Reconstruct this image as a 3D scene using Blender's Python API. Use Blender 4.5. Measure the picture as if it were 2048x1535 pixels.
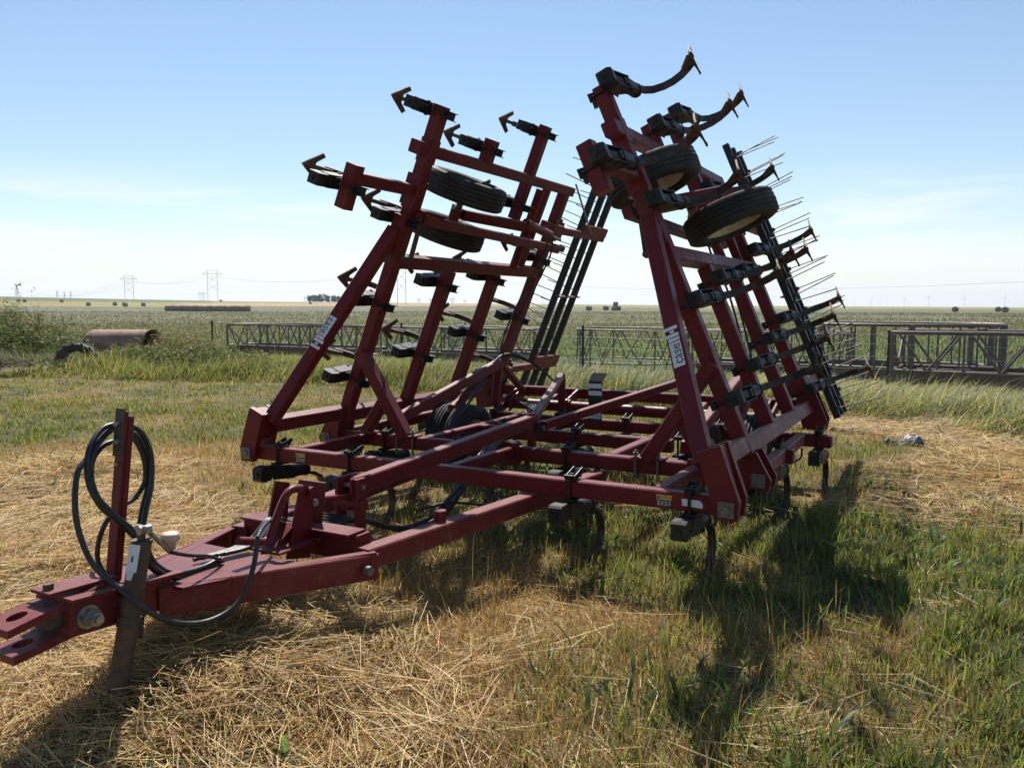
import bpy, math, random
import numpy as np
from mathutils import Vector, Matrix
random.seed(7); RNG = np.random.default_rng(11)
scene = bpy.context.scene
for o in list(bpy.data.objects): bpy.data.objects.remove(o)
COL = scene.collection
V = Vector
# ------------------------------------------------------------------ camera
F, CAMH, CX, CY = 1640.0, 1.6, 1024.0, 767.5          # focal length in photo pixels, eye height
YAW, PITCH = math.radians(28.7), math.atan(155.5/1640.0)
cd = bpy.data.cameras.new('camera'); cam = bpy.data.objects.new('camera', cd); COL.objects.link(cam)
cam.location = (0, 0, CAMH); cam.rotation_euler = (math.pi/2-PITCH, 0, YAW)
cd.sensor_width = 36; cd.lens = 36*F/2048; cd.clip_start = .05; cd.clip_end = 20000
scene.camera = cam
# ------------------------------------------------------------------ sun, sky, exposure
SUN = V((-.45, .63, 1.0)).normalized()
SEL = math.asin(SUN.z); SAZ = math.atan2(SUN.x, SUN.y)   # azimuth clockwise from +Y
sd = bpy.data.lights.new('sun', 'SUN'); sd.energy = 5.0; sd.angle = math.radians(.53); sd.color = (1, .955, .88)
so = bpy.data.objects.new('sun', sd); COL.objects.link(so); so.location = (-20, 28, 40)
so.rotation_euler = SUN.to_track_quat('Z', 'Y').to_euler()
w = bpy.data.worlds.new('World'); scene.world = w; w.use_nodes = True
nt = w.node_tree; nt.nodes.clear()
def N(t, **k):
    n = nt.nodes.new(t)
    for a, b in k.items(): setattr(n, a, b)
    return n
out = N('ShaderNodeOutputWorld'); bg = N('ShaderNodeBackground'); bg.inputs[1].default_value = .077
sky = N('ShaderNodeTexSky', sky_type='NISHITA', sun_disc=False, sun_elevation=SEL, sun_rotation=SAZ, altitude=400, air_density=1.2, dust_density=.12, ozone_density=2.3)
tc = N('ShaderNodeTexCoord'); sep = N('ShaderNodeSeparateXYZ'); nt.links.new(tc.outputs['Generated'], sep.inputs[0])
mp = N('ShaderNodeMapping'); mp.inputs['Scale'].default_value = (1.5, 1.5, 13); mp.inputs['Location'].default_value = (3.1, .4, .3)
mp.inputs['Rotation'].default_value = (.05, .09, 0)
nt.links.new(tc.outputs['Generated'], mp.inputs[0])
n1 = N('ShaderNodeTexNoise'); n1.inputs['Scale'].default_value = 2.1; n1.inputs['Detail'].default_value = 9; n1.inputs['Roughness'].default_value = .58; n1.inputs['Distortion'].default_value = .5
nt.links.new(mp.outputs[0], n1.inputs['Vector'])
cr = N('ShaderNodeMapRange'); cr.interpolation_type = 'SMOOTHSTEP'; cr.inputs['From Min'].default_value = .42; cr.inputs['From Max'].default_value = .64; cr.inputs['To Max'].default_value = 1.0
nt.links.new(n1.outputs['Fac'], cr.inputs['Value'])
el = N('ShaderNodeMapRange'); el.interpolation_type = 'SMOOTHSTEP'; el.inputs['From Min'].default_value = .16; el.inputs['From Max'].default_value = .10
nt.links.new(sep.outputs['Z'], el.inputs['Value'])
lo = N('ShaderNodeMapRange'); lo.interpolation_type = 'SMOOTHSTEP'; lo.inputs['From Min'].default_value = .085; lo.inputs['From Max'].default_value = -.005; lo.inputs['To Max'].default_value = .9
nt.links.new(sep.outputs['Z'], lo.inputs['Value'])
mu = N('ShaderNodeMath', operation='MULTIPLY'); nt.links.new(cr.outputs[0], mu.inputs[0]); nt.links.new(el.outputs[0], mu.inputs[1])
m2 = N('ShaderNodeMath', operation='MULTIPLY'); nt.links.new(lo.outputs[0], m2.inputs[0]); m2.inputs[1].default_value = .88
hzm = N('ShaderNodeMix', data_type='RGBA'); nt.links.new(m2.outputs[0], hzm.inputs['Factor']); nt.links.new(sky.outputs[0], hzm.inputs['A']); hzm.inputs['B'].default_value = (6.5, 7.1, 7.8, 1)
m3 = N('ShaderNodeMath', operation='MULTIPLY'); nt.links.new(mu.outputs[0], m3.inputs[0]); m3.inputs[1].default_value = .62
mix = N('ShaderNodeMix', data_type='RGBA'); nt.links.new(m3.outputs[0], mix.inputs['Factor']); nt.links.new(hzm.outputs['Result'], mix.inputs['A'])
mix.inputs['B'].default_value = (8.3, 8.6, 9.0, 1)
nt.links.new(mix.outputs['Result'], bg.inputs[0]); nt.links.new(bg.outputs[0], out.inputs[0])
vs = scene.view_settings; vs.view_transform = 'Standard'; vs.look = 'None'; vs.exposure = 0.65; vs.gamma = 1; vs.use_curve_mapping = False
scene.render.engine = 'CYCLES'
scene.cycles.max_bounces = 5; scene.cycles.diffuse_bounces = 3; scene.cycles.glossy_bounces = 3; scene.cycles.transmission_bounces = 4; scene.cycles.volume_bounces = 0; scene.cycles.transparent_max_bounces = 4

# ------------------------------------------------------------------ pixel -> place (a pixel gives a direction, the plane it lies in gives the distance)
FW = V((-math.sin(YAW), math.cos(YAW), 0)); RT = V((math.cos(YAW), math.sin(YAW), 0)); UPZ = V((0, 0, 1))
FWD = FW*math.cos(PITCH)-UPZ*math.sin(PITCH); UPC = UPZ*math.cos(PITCH)+FW*math.sin(PITCH); EYE = V((0, 0, CAMH))
def ray(x, y): return RT*((x-CX)/F)-UPC*((y-CY)/F)+FWD
def onplane(x, y, ax, v):
    d = ray(x, y); return EYE+d*((v-EYE[ax])/d[ax])
def gx(x, y, v): return onplane(x, y, 0, v)
def gy(x, y, v): return onplane(x, y, 1, v)
def gz(x, y, v=0.): return onplane(x, y, 2, v)
def pix_dir(px):                                        # horizontal unit heading of a photo column
    d = FW*math.hypot(F, 155.5)+RT*(px-CX); d.normalize(); return d
# ------------------------------------------------------------------ ground height
def sstep(a, b, x):
    t = np.clip((x-a)/(b-a), 0, 1); return t*t*(3-2*t)
HPX = [-600, 0, 500, 1000, 1400, 2048, 2600]; HZ = [12.0, 9.6, 6.0, 4.1, 2.2, .4, .2]
MOUND = [(gz(470, 1320), .75, .17), (gz(240, 1390), .6, .03), (gz(130, 1130), .8, .11), (gz(300, 970), 1.2, .10), (gz(60, 1000), 1.5, .12),
         (gz(1960, 960), 1.6, .10), (gz(850, 1330), .8, .06)]
def ground_z(x, y):
    x = np.asarray(x, float); y = np.asarray(y, float)
    r = np.hypot(x, y); f = x*FW.x+y*FW.y; l = x*RT.x+y*RT.y
    px = np.where(f > 1e-3, CX+math.hypot(F, 155.5)*l/np.maximum(f, 1e-3), np.where(l < 0, -600, 2600))
    z = np.interp(px, HPX, HZ)*sstep(120, 850, r)*np.where(f > 0, 1, .3)
    z = z-np.clip(r-900, 0, None)*.004
    z += .018*np.sin(x*1.9+.6)*np.sin(y*1.6+x*.4)+.012*np.sin(x*4.3+y*2.9)*np.exp(-r/60)
    for p, s, h in MOUND: z = z+h*np.exp(-((x-p.x)**2+(y-p.y)**2)/(s*s))
    return z
def gzz(x, y): return float(ground_z(x, y))
def place(px, r):                                       # a point of the terrain at range r in a photo column
    d = pix_dir(px); p = d*r; p.z = gzz(p.x, p.y); return p
# ------------------------------------------------------------------ materials
def mat(name, col, rough=.5, metal=0., col2=None, scale=8., lo=.4, hi=.65, bump=0., bscale=60., col3=None, s3=30., spec=.5, coat=0., transl=0., sheen=0.):
    m = bpy.data.materials.new(name); m.use_nodes = True; t = m.node_tree; b = t.nodes['Principled BSDF']
    b.inputs['Base Color'].default_value = (*col, 1); b.inputs['Roughness'].default_value = rough; b.inputs['Metallic'].default_value = metal
    b.inputs['Specular IOR Level'].default_value = spec; b.inputs['Coat Weight'].default_value = coat
    b.inputs['Sheen Weight'].default_value = sheen; b.inputs['Sheen Roughness'].default_value = .35; b.inputs['Sheen Tint'].default_value = (1, .80, .78, 1)
    g = t.nodes.new('ShaderNodeNewGeometry'); src = None
    def noise(sc, det=6, ro=.6):
        n = t.nodes.new('ShaderNodeTexNoise'); n.inputs['Scale'].default_value = sc; n.inputs['Detail'].default_value = det; n.inputs['Roughness'].default_value = ro
        t.links.new(g.outputs['Position'], n.inputs['Vector']); return n
    def ramp(n, a, c):
        r = t.nodes.new('ShaderNodeMapRange'); r.inputs['From Min'].default_value = a; r.inputs['From Max'].default_value = c
        t.links.new(n.outputs['Fac'], r.inputs['Value']); return r
    def mixc(fac, a, c):
        x = t.nodes.new('ShaderNodeMix'); x.data_type = 'RGBA'; t.links.new(fac.outputs[0], x.inputs['Factor'])
        if isinstance(a, tuple): x.inputs['A'].default_value = (*a, 1)
        else: t.links.new(a, x.inputs['A'])
        x.inputs['B'].default_value = (*c, 1); return x.outputs['Result']
    if col2 is not None:
        src = mixc(ramp(noise(scale), lo, hi), col, col2)
    if col3 is not None:
        src = mixc(ramp(noise(s3, 8, .7), .58, .68), src if src else col, col3)
    if src is not None:
        t.links.new(src, b.inputs['Base Color'])
        rr = ramp(noise(scale*1.7), .3, .7); rr.inputs['To Min'].default_value = max(rough-.1, .05); rr.inputs['To Max'].default_value = min(rough+.15, 1)
        t.links.new(rr.outputs[0], b.inputs['Roughness'])
    if bump:
        bm = t.nodes.new('ShaderNodeBump'); bm.inputs['Strength'].default_value = bump; bm.inputs['Distance'].default_value = .004
        t.links.new(noise(bscale, 5).outputs['Fac'], bm.inputs['Height']); t.links.new(bm.outputs[0], b.inputs['Normal'])
    return m
def leafmat(name, transl=.4, rough=.55, spec=.3, tint=(1, 1, 1)):
    m = bpy.data.materials.new(name); m.use_nodes = True; t = m.node_tree; b = t.nodes['Principled BSDF']; o = t.nodes['Material Output']
    a = t.nodes.new('ShaderNodeAttribute'); a.attribute_name = 'Col'
    t.links.new(a.outputs['Color'], b.inputs['Base Color']); b.inputs['Roughness'].default_value = rough; b.inputs['Specular IOR Level'].default_value = spec
    tr = t.nodes.new('ShaderNodeBsdfTranslucent'); mu = t.nodes.new('ShaderNodeMix'); mu.data_type = 'RGBA'; mu.blend_type = 'MULTIPLY'; mu.inputs['Factor'].default_value = 1
    t.links.new(a.outputs['Color'], mu.inputs['A']); mu.inputs['B'].default_value = (*tint, 1); t.links.new(mu.outputs['Result'], tr.inputs['Color'])
    ms = t.nodes.new('ShaderNodeMixShader'); ms.inputs[0].default_value = transl
    t.links.new(b.outputs[0], ms.inputs[1]); t.links.new(tr.outputs[0], ms.inputs[2]); t.links.new(ms.outputs[0], o.inputs['Surface'])
    return m
M = {}
M['red'] = mat('red_paint', (.112, .0038, .0062), .46, 0, (.150, .012, .012), 4.2, .48, .82, .16, 35, (.115, .036, .024), 30, .28, sheen=.20)
M['red_worn'] = mat('worn_red_paint', (.120, .0085, .0085), .52, 0, (.165, .030, .025), 7, .42, .70, .25, 50, (.12, .062, .045), 22, .3, sheen=.24)
M['rust'] = mat('rusty_steel', (.070, .045, .032), .75, .2, (.125, .068, .040), 18, .4, .65, .4, 90, (.045, .035, .03), 30)
M['dark_rust'] = mat('dark_rusty_steel', (.060, .046, .038), .6, .3, (.11, .065, .04), 22, .45, .7, .35, 80)
M['black'] = mat('black_paint', (.012, .012, .013), .46, 0, (.030, .028, .026), 12, .5, .75, .12, 60, None, 30, .32)
M['shank'] = mat('shank_steel', (.030, .026, .024), .5, .35, (.085, .055, .038), 16, .45, .7, .25, 80)
M['rubber'] = mat('tyre_rubber', (.020, .020, .020), .72, 0, (.048, .046, .042), 7, .4, .7, .25, 120, None, 30, .35)
M['hose'] = mat('hose_rubber', (.012, .012, .013), .42, 0, (.03, .03, .028), 20, .5, .7, .1, 200)
M['rim'] = mat('cream_rim', (.60, .57, .50), .5, 0, (.45, .37, .28), 14, .45, .7, .15, 60, (.2, .12, .07), 30)
M['zinc'] = mat('zinc_bolt', (.36, .35, .33), .4, .8, (.22, .19, .16), 40, .45, .65, .2, 120)
M['white'] = mat('white_print', (.70, .70, .69), .45, 0, (.55, .54, .52), 25, .45, .75)
M['ink'] = mat('black_print', (.012, .012, .014), .45)
M['yellow'] = mat('yellow_print', (.62, .40, .06), .45, 0, (.45, .30, .10), 60)
M['beige'] = mat('faded_pink_plastic', (.55, .40, .33), .6, 0, (.42, .30, .25), 30)
M['greyplate'] = mat('grey_bolt_plate', (.17, .16, .145), .55, .4, (.11, .09, .075), 30, .4, .65, .2, 100)
M['feeder'] = mat('weathered_feeder_steel', (.125, .11, .10), .5, .3, (.18, .13, .095), 5, .4, .65, .25, 40, (.24, .22, .20), 14)
M['post'] = mat('dark_post', (.035, .04, .032), .7, 0, (.07, .05, .04), 8)
M['bale'] = mat('weathered_hay', (.30, .25, .18), .9, 0, (.20, .165, .125), 2.2, .35, .65, .8, 12, (.28, .22, .13), 6)
M['bale_end'] = mat('cut_hay', (.32, .25, .15), .9, 0, (.2, .155, .10), 4, .35, .65, .8, 14)
M['pylon'] = mat('weathered_timber', (.20, .19, .18), .8, 0, (.14, .13, .12), 2)
M['wire'] = mat('wire', (.22, .22, .22), .5, .6)
M['turbine'] = mat('turbine_white', (.62, .64, .66), .5)
M['bark'] = mat('bark', (.07, .055, .04), .9, 0, (.11, .09, .07), 3)
M['plastic'] = mat('grey_sheet', (.22, .22, .22), .5, .1, (.12, .12, .12), 9)
M['leaf'] = leafmat('green_blades', .58, .5, .35, (1.25, 1.18, .75))
M['dry'] = leafmat('dry_blades', .38, .6, .3, (1.1, 1.0, .8))
M['tree'] = leafmat('tree_leaves', .25, .6, .2)
# ------------------------------------------------------------------ mesh helpers
class MB:
    def __init__(s): s.v = []; s.f = []; s.sm = []
    def add(s, vs, fs, smooth=False):
        o = len(s.v); s.v += [tuple(p) for p in vs]; s.f += [tuple(i+o for i in f) for f in fs]; s.sm += [smooth]*len(fs); return s
    def beam(s, a, b, wid, hgt, up=(0, 0, 1), ch=.007, w2=None, h2=None):
        a = V(a); b = V(b); d = (b-a).normalized(); up = V(up); sd_ = d.cross(up).normalized(); u = sd_.cross(d).normalized()
        vs = []
        for p, ww, hh in ((a, wid, hgt), (b, w2 or wid, h2 or hgt)):
            x, y = ww/2, hh/2; c = min(ch, x*.5, y*.5)
            for i, j in ((x-c, -y), (x, -y+c), (x, y-c), (x-c, y), (-x+c, y), (-x, y-c), (-x, -y+c), (-x+c, -y)): vs.append(p+sd_*i+u*j)
        fs = [(i, (i+1) % 8, 8+(i+1) % 8, 8+i) for i in range(8)]+[tuple(range(7, -1, -1)), tuple(range(8, 16))]
        return s.add(vs, fs)
    def box(s, c, sx, sy, sz, ch=.005):
        c = V(c); return s.beam(c-V((0, sy/2, 0)), c+V((0, sy/2, 0)), sx, sz, (0, 0, 1), ch)
    def cyl(s, a, b, r, n=16, r2=None, caps=True):
        a = V(a); b = V(b); d = (b-a).normalized(); u = d.orthogonal().normalized(); t = d.cross(u); r2 = r if r2 is None else r2
        vs = [p+(u*math.cos(k*2*math.pi/n)+t*math.sin(k*2*math.pi/n))*rr for p, rr in ((a, r), (b, r2)) for k in range(n)]
        s.add(vs, [(i, (i+1) % n, n+(i+1) % n, n+i) for i in range(n)], n > 6)
        if caps: s.add(vs, [tuple(range(n-1, -1, -1)), tuple(range(n, 2*n))])
        return s
    def tube(s, pts, r, n=8, sub=5):
        P = [V(p) for p in pts]
        if sub > 1 and len(P) > 2:
            Q = []
            for i in range(len(P)-1):
                p0 = P[max(i-1, 0)]; p1 = P[i]; p2 = P[i+1]; p3 = P[min(i+2, len(P)-1)]
                for k in range(sub):
                    t = k/sub; Q.append(.5*((2*p1)+(p2-p0)*t+(2*p0-5*p1+4*p2-p3)*t*t+(3*p1-p0-3*p2+p3)*t**3))
            P = Q+[P[-1]]
        u = (P[1]-P[0]).orthogonal().normalized(); vs = []
        for i, p in enumerate(P):
            d = (P[min(i+1, len(P)-1)]-P[max(i-1, 0)]).normalized(); u = (u-d*u.dot(d)).normalized(); t = d.cross(u)
            rr = r[i] if isinstance(r, (list, tuple)) else r
            vs += [p+(u*math.cos(k*2*math.pi/n)+t*math.sin(k*2*math.pi/n))*rr for k in range(n)]
        m = len(P); s.add(vs, [(i*n+k, i*n+(k+1) % n, (i+1)*n+(k+1) % n, (i+1)*n+k) for i in range(m-1) for k in range(n)], True)
        s.add(vs, [tuple(range(n-1, -1, -1)), tuple(range((m-1)*n, m*n))]); return s
    def prism(s, poly, ext):
        n = len(poly); e = V(ext); vs = [V(p) for p in poly]+[V(p)+e for p in poly]
        nrm = sum(((vs[i]).cross(vs[(i+1) % n]) for i in range(n)), V((0, 0, 0)))
        fs = [tuple(range(n)), tuple(range(2*n-1, n-1, -1))]+[((i+1) % n, i, n+i, n+(i+1) % n) for i in range(n)]
        if nrm.dot(e) > 0: fs = [tuple(reversed(f)) for f in fs]
        return s.add(vs, fs)
    def lathe(s, prof, n=40, o=(0, 0, 0), ax=(1, 0, 0), closed=True):     # prof: (offset along axis, radius)
        o = V(o); ax = V(ax).normalized(); u = ax.orthogonal().normalized(); t = ax.cross(u); m = len(prof)
        vs = [o+ax*a+(u*math.cos(k*2*math.pi/n)+t*math.sin(k*2*math.pi/n))*r for k in range(n) for a, r in prof]
        rng = m if closed else m-1
        return s.add(vs, [(k*m+i, k*m+(i+1) % m, ((k+1) % n)*m+(i+1) % m, ((k+1) % n)*m+i) for k in range(n) for i in range(rng)], True)
    def mesh(s, name, m):
        me = bpy.data.meshes.new(name); me.from_pydata(s.v, [], s.f); me.polygons.foreach_set('use_smooth', s.sm); me.materials.append(m)
        bm_fix(me); return me
def bm_fix(me):
    import bmesh
    b = bmesh.new(); b.from_mesh(me); bmesh.ops.recalc_face_normals(b, faces=b.faces); b.to_mesh(b and me); b.free()
def tag(o, label=None, cat=None, group=None, kind=None):
    for k, v in (('label', label), ('category', cat), ('group', group), ('kind', kind)):
        if v: o[k] = v
    return o
def empty(name, loc, label, cat, group=None, rz=0):
    o = bpy.data.objects.new(name, None); COL.objects.link(o); o.location = loc; o.rotation_euler.z = rz; o.empty_display_size = .2
    return tag(o, label, cat, group)
def put(name, mb, m, parent=None, world=True, label=None):
    """one mesh object; coordinates are the place's own (world=True) or the parent's (world=False)"""
    me = mb if isinstance(mb, bpy.types.Mesh) else mb.mesh(name, M[m] if isinstance(m, str) else m)
    o = bpy.data.objects.new(name, me); COL.objects.link(o)
    if parent is not None:
        o.parent = parent
        if world and parent.parent is None: o.location = -V(parent.location)
    if label: o['label'] = label
    return o
def fromarr(name, co, faces_flat, sizes, m, col=None, smooth=False):
    me = bpy.data.meshes.new(name); me.vertices.add(len(co)); me.vertices.foreach_set('co', np.ascontiguousarray(co, np.float32).ravel())
    me.loops.add(len(faces_flat)); me.loops.foreach_set('vertex_index', np.ascontiguousarray(faces_flat, np.int32))
    me.polygons.add(len(sizes)); st = np.zeros(len(sizes), np.int32); st[1:] = np.cumsum(sizes)[:-1]
    me.polygons.foreach_set('loop_start', st); me.polygons.foreach_set('loop_total', np.asarray(sizes, np.int32))
    if smooth: me.polygons.foreach_set('use_smooth', np.ones(len(sizes), bool))
    me.update(calc_edges=True)
    if col is not None:
        a = me.color_attributes.new('Col', 'FLOAT_COLOR', 'POINT'); c = np.ones((len(co), 4), np.float32); c[:, :3] = col; a.data.foreach_set('color', c.ravel())
    me.materials.append(m); return me
# ================================================================== ground sheet
def hash_noise(x, y, s, seed=0):
    """smooth value noise, numpy"""
    x = np.asarray(x, float)/s+seed*17.3; y = np.asarray(y, float)/s+seed*9.1
    xi = np.floor(x).astype(np.int64); yi = np.floor(y).astype(np.int64); fx = x-xi; fy = y-yi; fx = fx*fx*(3-2*fx); fy = fy*fy*(3-2*fy)
    def h(a, b):
        n = (a*374761393+b*668265263+seed*1442695) & 0x7fffffff; n = ((n ^ (n >> 13))*1274126177) & 0x7fffffff; return ((n ^ (n >> 16)) & 0xffff)/65535.0
    return (h(xi, yi)*(1-fx)+h(xi+1, yi)*fx)*(1-fy)+(h(xi, yi+1)*(1-fx)+h(xi+1, yi+1)*fx)*fy
def fbm(x, y, s, seed=0): return .5*hash_noise(x, y, s, seed)+.3*hash_noise(x, y, s*.45, seed+1)+.2*hash_noise(x, y, s*.2, seed+2)
def blobs(x, y, L):
    v = np.zeros(np.shape(x))
    for px, py, s, h in L:
        p = gz(px, py); v = np.maximum(v, h*np.exp(-((x-p.x)**2+(y-p.y)**2)/(s*s)))
    return v
STRAW = [(100, 1400, .8, .9), (330, 1440, .65, .9), (560, 1400, .6, .8), (760, 1450, .45, .6), (480, 1310, .55, 1), (180, 1250, .8, .95), (100, 1150, .9, 1), (150, 1050, 1.0, 1), (60, 995, 1.1, 1), (230, 975, .8, .75),
         (330, 1080, .5, .7), (1950, 960, 1.0, .6), (1990, 1050, .7, .5), (1820, 950, .5, .45), (2040, 910, 1.2, .65), (1560, 1475, .25, .5), (2200, 1000, 1.6, .8), (-200, 1150, 1.6, 1), (-200, 1400, 1.0, 1)]
DRYB = [(760, 1440, .6, .9), (950, 1460, .5, .8), (450, 960, 1.3, 1), (640, 980, 1.1, .9), (420, 1060, .7, .8), (700, 1120, .9, .9), (900, 1180, .8, .85), (1050, 1260, .75, .9), (1250, 1330, .6, .7), (180, 925, 1.2, .7), (1150, 1180, .5, .6), (900, 1330, .6, .8), (700, 1000, .8, .6),
        (1250, 1250, .5, .75), (560, 920, 1.0, .6)]
GREENB = [(1500, 1180, .8, 1), (1700, 1160, .8, 1), (1900, 1250, .8, 1), (1950, 1400, .7, 1), (1800, 1480, .6, .9), (1620, 1330, .55, .5), (1550, 1050, .9, .9), (1080, 1010, .8, .8), (1240, 1060, .6, .9), (300, 800, 5, .75), (120, 850, 2.0, .8), (420, 850, 1.8, .8), (650, 850, 1.5, .6), (1000, 830, 3, .6),  (1600, 960, .8, .8), (1300, 1430, .35, .6), (1130, 1450, .3, .5), (1000, 900, 2.0, .7), (1400, 1090, .5, .9)]
def zones(x, y):
    """straw, dry and green shares of the yard's ground cover"""
    nz = fbm(x, y, .9, 3); s = blobs(x, y, STRAW); d = blobs(x, y, DRYB); g = blobs(x, y, GREENB)
    s = np.clip(s*1.25+(nz-.5)*.9-.12, 0, 1); n2 = fbm(x, y, .7, 8)
    dr = np.clip(.54+.65*d-.45*g+(n2-.5)*1.7, 0, 1)
    return s, dr
def fence_y(x): return np.interp(x, [-60, -21, -7.7, 0, 12], [21.2, 18.4, 17.6, 17.0, 16.4])
def edge_y(x): return np.interp(x, [-40, -18.8, -12, -5, -1.3, .6, 4, 12], [10.2, 10.7, 12.7, 12.6, 11.9, 10.8, 9.6, 9.0])
def make_ground():
    na = 560; rr = np.concatenate([[0.0], np.linspace(.6, 9, 56), np.geomspace(9.2, 60, 60), np.geomspace(62, 1100, 150), np.geomspace(1200, 9000, 12)])
    az = np.linspace(0, 2*np.pi, na, endpoint=False)
    # columns crowd into the view sector
    c = math.atan2(FW.y, FW.x); t = np.linspace(-1, 1, na, endpoint=False); az = c+np.pi*(.28*t+.72*t**3)
    A, R = np.meshgrid(az, rr[1:]); x = R*np.cos(A); y = R*np.sin(A)
    x = np.concatenate([[0], x.ravel()]); y = np.concatenate([[0], y.ravel()]); z = ground_z(x, y)
    nr = len(rr)-1; k = np.arange(na); k1 = (k+1) % na
    tri = np.stack([np.zeros(na, int), 1+k, 1+k1], 1)
    i = np.arange(nr-1)[:, None]*na+1
    q = np.stack([(i+k).ravel(), (i+na+k).ravel(), (i+na+k1).ravel(), (i+k1).ravel()], 1)
    r = np.hypot(x, y); f = x*FW.x+y*FW.y; l = x*RT.x+y*RT.y
    fs = np.maximum(f, .1); px = np.clip(CX+1647*l/fs, -900, 2900); py = 612-1640*(z-CAMH)/fs
    s, dr = zones(x, y)
    col = np.empty((len(x), 3)); green = np.array([.085, .082, .038]); dry = np.array([.22, .155, .075]); straw = np.array([.15, .105, .055]); soil = np.array([.13, .09, .062])
    n3 = fbm(x, y, 1.3, 21)[:, None]
    col[:] = green*(1-dr[:, None])+dry*dr[:, None]; col = col*(1-s[:, None])+straw*s[:, None]; col = col*(.75+.5*n3)
    # crop field beyond the fence
    far = sstep(0, 1.5, y-fence_y(x)-.6); far = np.where(f > 0, far, 0)[:, None]
    crop = np.array([.130, .132, .086])*(.82+.36*fbm(x, y, 9, 31)[:, None]); lush = np.array([.088, .115, .052])*(.8+.4*n3)
    bare = np.array([.19, .14, .085]); c2 = lush+(crop-lush)*sstep(30, 62, r)[:, None]; c2 = c2+(bare-c2)*(.75*sstep(2.8, .6, y-fence_y(x))*sstep(-14, -9, x))[:, None]
    c2 = c2*(.9+.2*fbm(x, y, 40, 41)[:, None])
    # mown and stubble strips farther out
    e1 = np.interp(px, [-900, 0, 340, 520, 1000, 1400, 2048, 2900], [612, 612, 613.5, 612, 611.5, 617, 618.5, 619])+.8*(fbm(x, y, 60, 51)-.5)
    e2 = np.interp(px, [-900, 0, 340, 520, 1000, 1400, 2048, 2900], [600.5, 601.5, 605, 606, 606, 613.4, 616, 617])
    mown = np.where((px < 360)[:, None], np.array([.23, .20, .085]), np.where((px < 1080)[:, None], np.array([.33, .235, .13]), np.array([.20, .20, .075])))
    beyond = np.where((px < 420)[:, None], np.array([.12, .135, .065]), np.array([.22, .19, .10]))
    ff = (r > 110)[:, None]
    m1 = sstep(.5, -.5, py-e1)[:, None]; m2_ = sstep(.4, -.4, py-e2)[:, None]
    c3 = c2*(1-m1)+mown*m1; c3 = c3*(1-m2_)+beyond*m2_
    c2 = np.where(ff, c3, c2); col = col*(1-far)+c2*far
    m = bpy.data.materials.new('ground'); m.use_nodes = True; t_ = m.node_tree; b_ = t_.nodes['Principled BSDF']; b_.inputs['Roughness'].default_value = .95; b_.inputs['Specular IOR Level'].default_value = .15
    at = t_.nodes.new('ShaderNodeAttribute'); at.attribute_name = 'Col'; g_ = t_.nodes.new('ShaderNodeNewGeometry')
    mp_ = t_.nodes.new('ShaderNodeMapping'); mp_.inputs['Scale'].default_value = (1, 1, 0); t_.links.new(g_.outputs['Position'], mp_.inputs[0])
    nn = []
    for sc, d in ((28, 6), (3.2, 8), (.35, 6), (.045, 8)):
        n = t_.nodes.new('ShaderNodeTexNoise'); n.inputs['Scale'].default_value = sc; n.inputs['Detail'].default_value = d; n.inputs['Roughness'].default_value = .7; t_.links.new(mp_.outputs[0], n.inputs['Vector']); nn.append(n)
    cur = at.outputs['Color']
    for n, a_, b__ in zip(nn, (.45, .55, .8, .72), (1.55, 1.45, 1.2, 1.28)):
        r_ = t_.nodes.new('ShaderNodeMapRange'); r_.inputs['From Min'].default_value = .3; r_.inputs['From Max'].default_value = .7; r_.inputs['To Min'].default_value = a_; r_.inputs['To Max'].default_value = b__; t_.links.new(n.outputs['Fac'], r_.inputs['Value'])
        v = t_.nodes.new('ShaderNodeVectorMath'); v.operation = 'SCALE'; t_.links.new(cur, v.inputs[0]); t_.links.new(r_.outputs[0], v.inputs['Scale']); cur = v.outputs[0]
    t_.links.new(cur, b_.inputs['Base Color'])
    bp = t_.nodes.new('ShaderNodeBump'); bp.inputs['Strength'].default_value = .7; bp.inputs['Distance'].default_value = .05; t_.links.new(nn[0].outputs['Fac'], bp.inputs['Height']); t_.links.new(bp.outputs[0], b_.inputs['Normal'])
    me = fromarr('ground', np.stack([x, y, z], 1), np.concatenate([tri.ravel(), q.ravel()]), np.concatenate([np.full(na, 3), np.full(len(q), 4)]), m, col, True)
    o = bpy.data.objects.new('ground', me); COL.objects.link(o); tag(o, 'grassy farmyard running on into open flat fields', 'ground', None, 'structure')
make_ground()

# ================================================================== the folded cultivator
C0 = -2.8
cult = empty('field_cultivator', (C0, 4.4, 0), 'large faded red folding field cultivator with both wings raised, parked on the grass', 'cultivator')
def mir(x): return 2*C0-x
def part(name, mb, m='red', parent=None, label=None): return put(name, mb, m, parent or cult, True, label)
def bar(name, a, b, wd=.1, hg=.1, up=(0, 0, 1), m='red', ch=.008): return part(name, MB().beam(a, b, wd, hg, up, ch), m)
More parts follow.
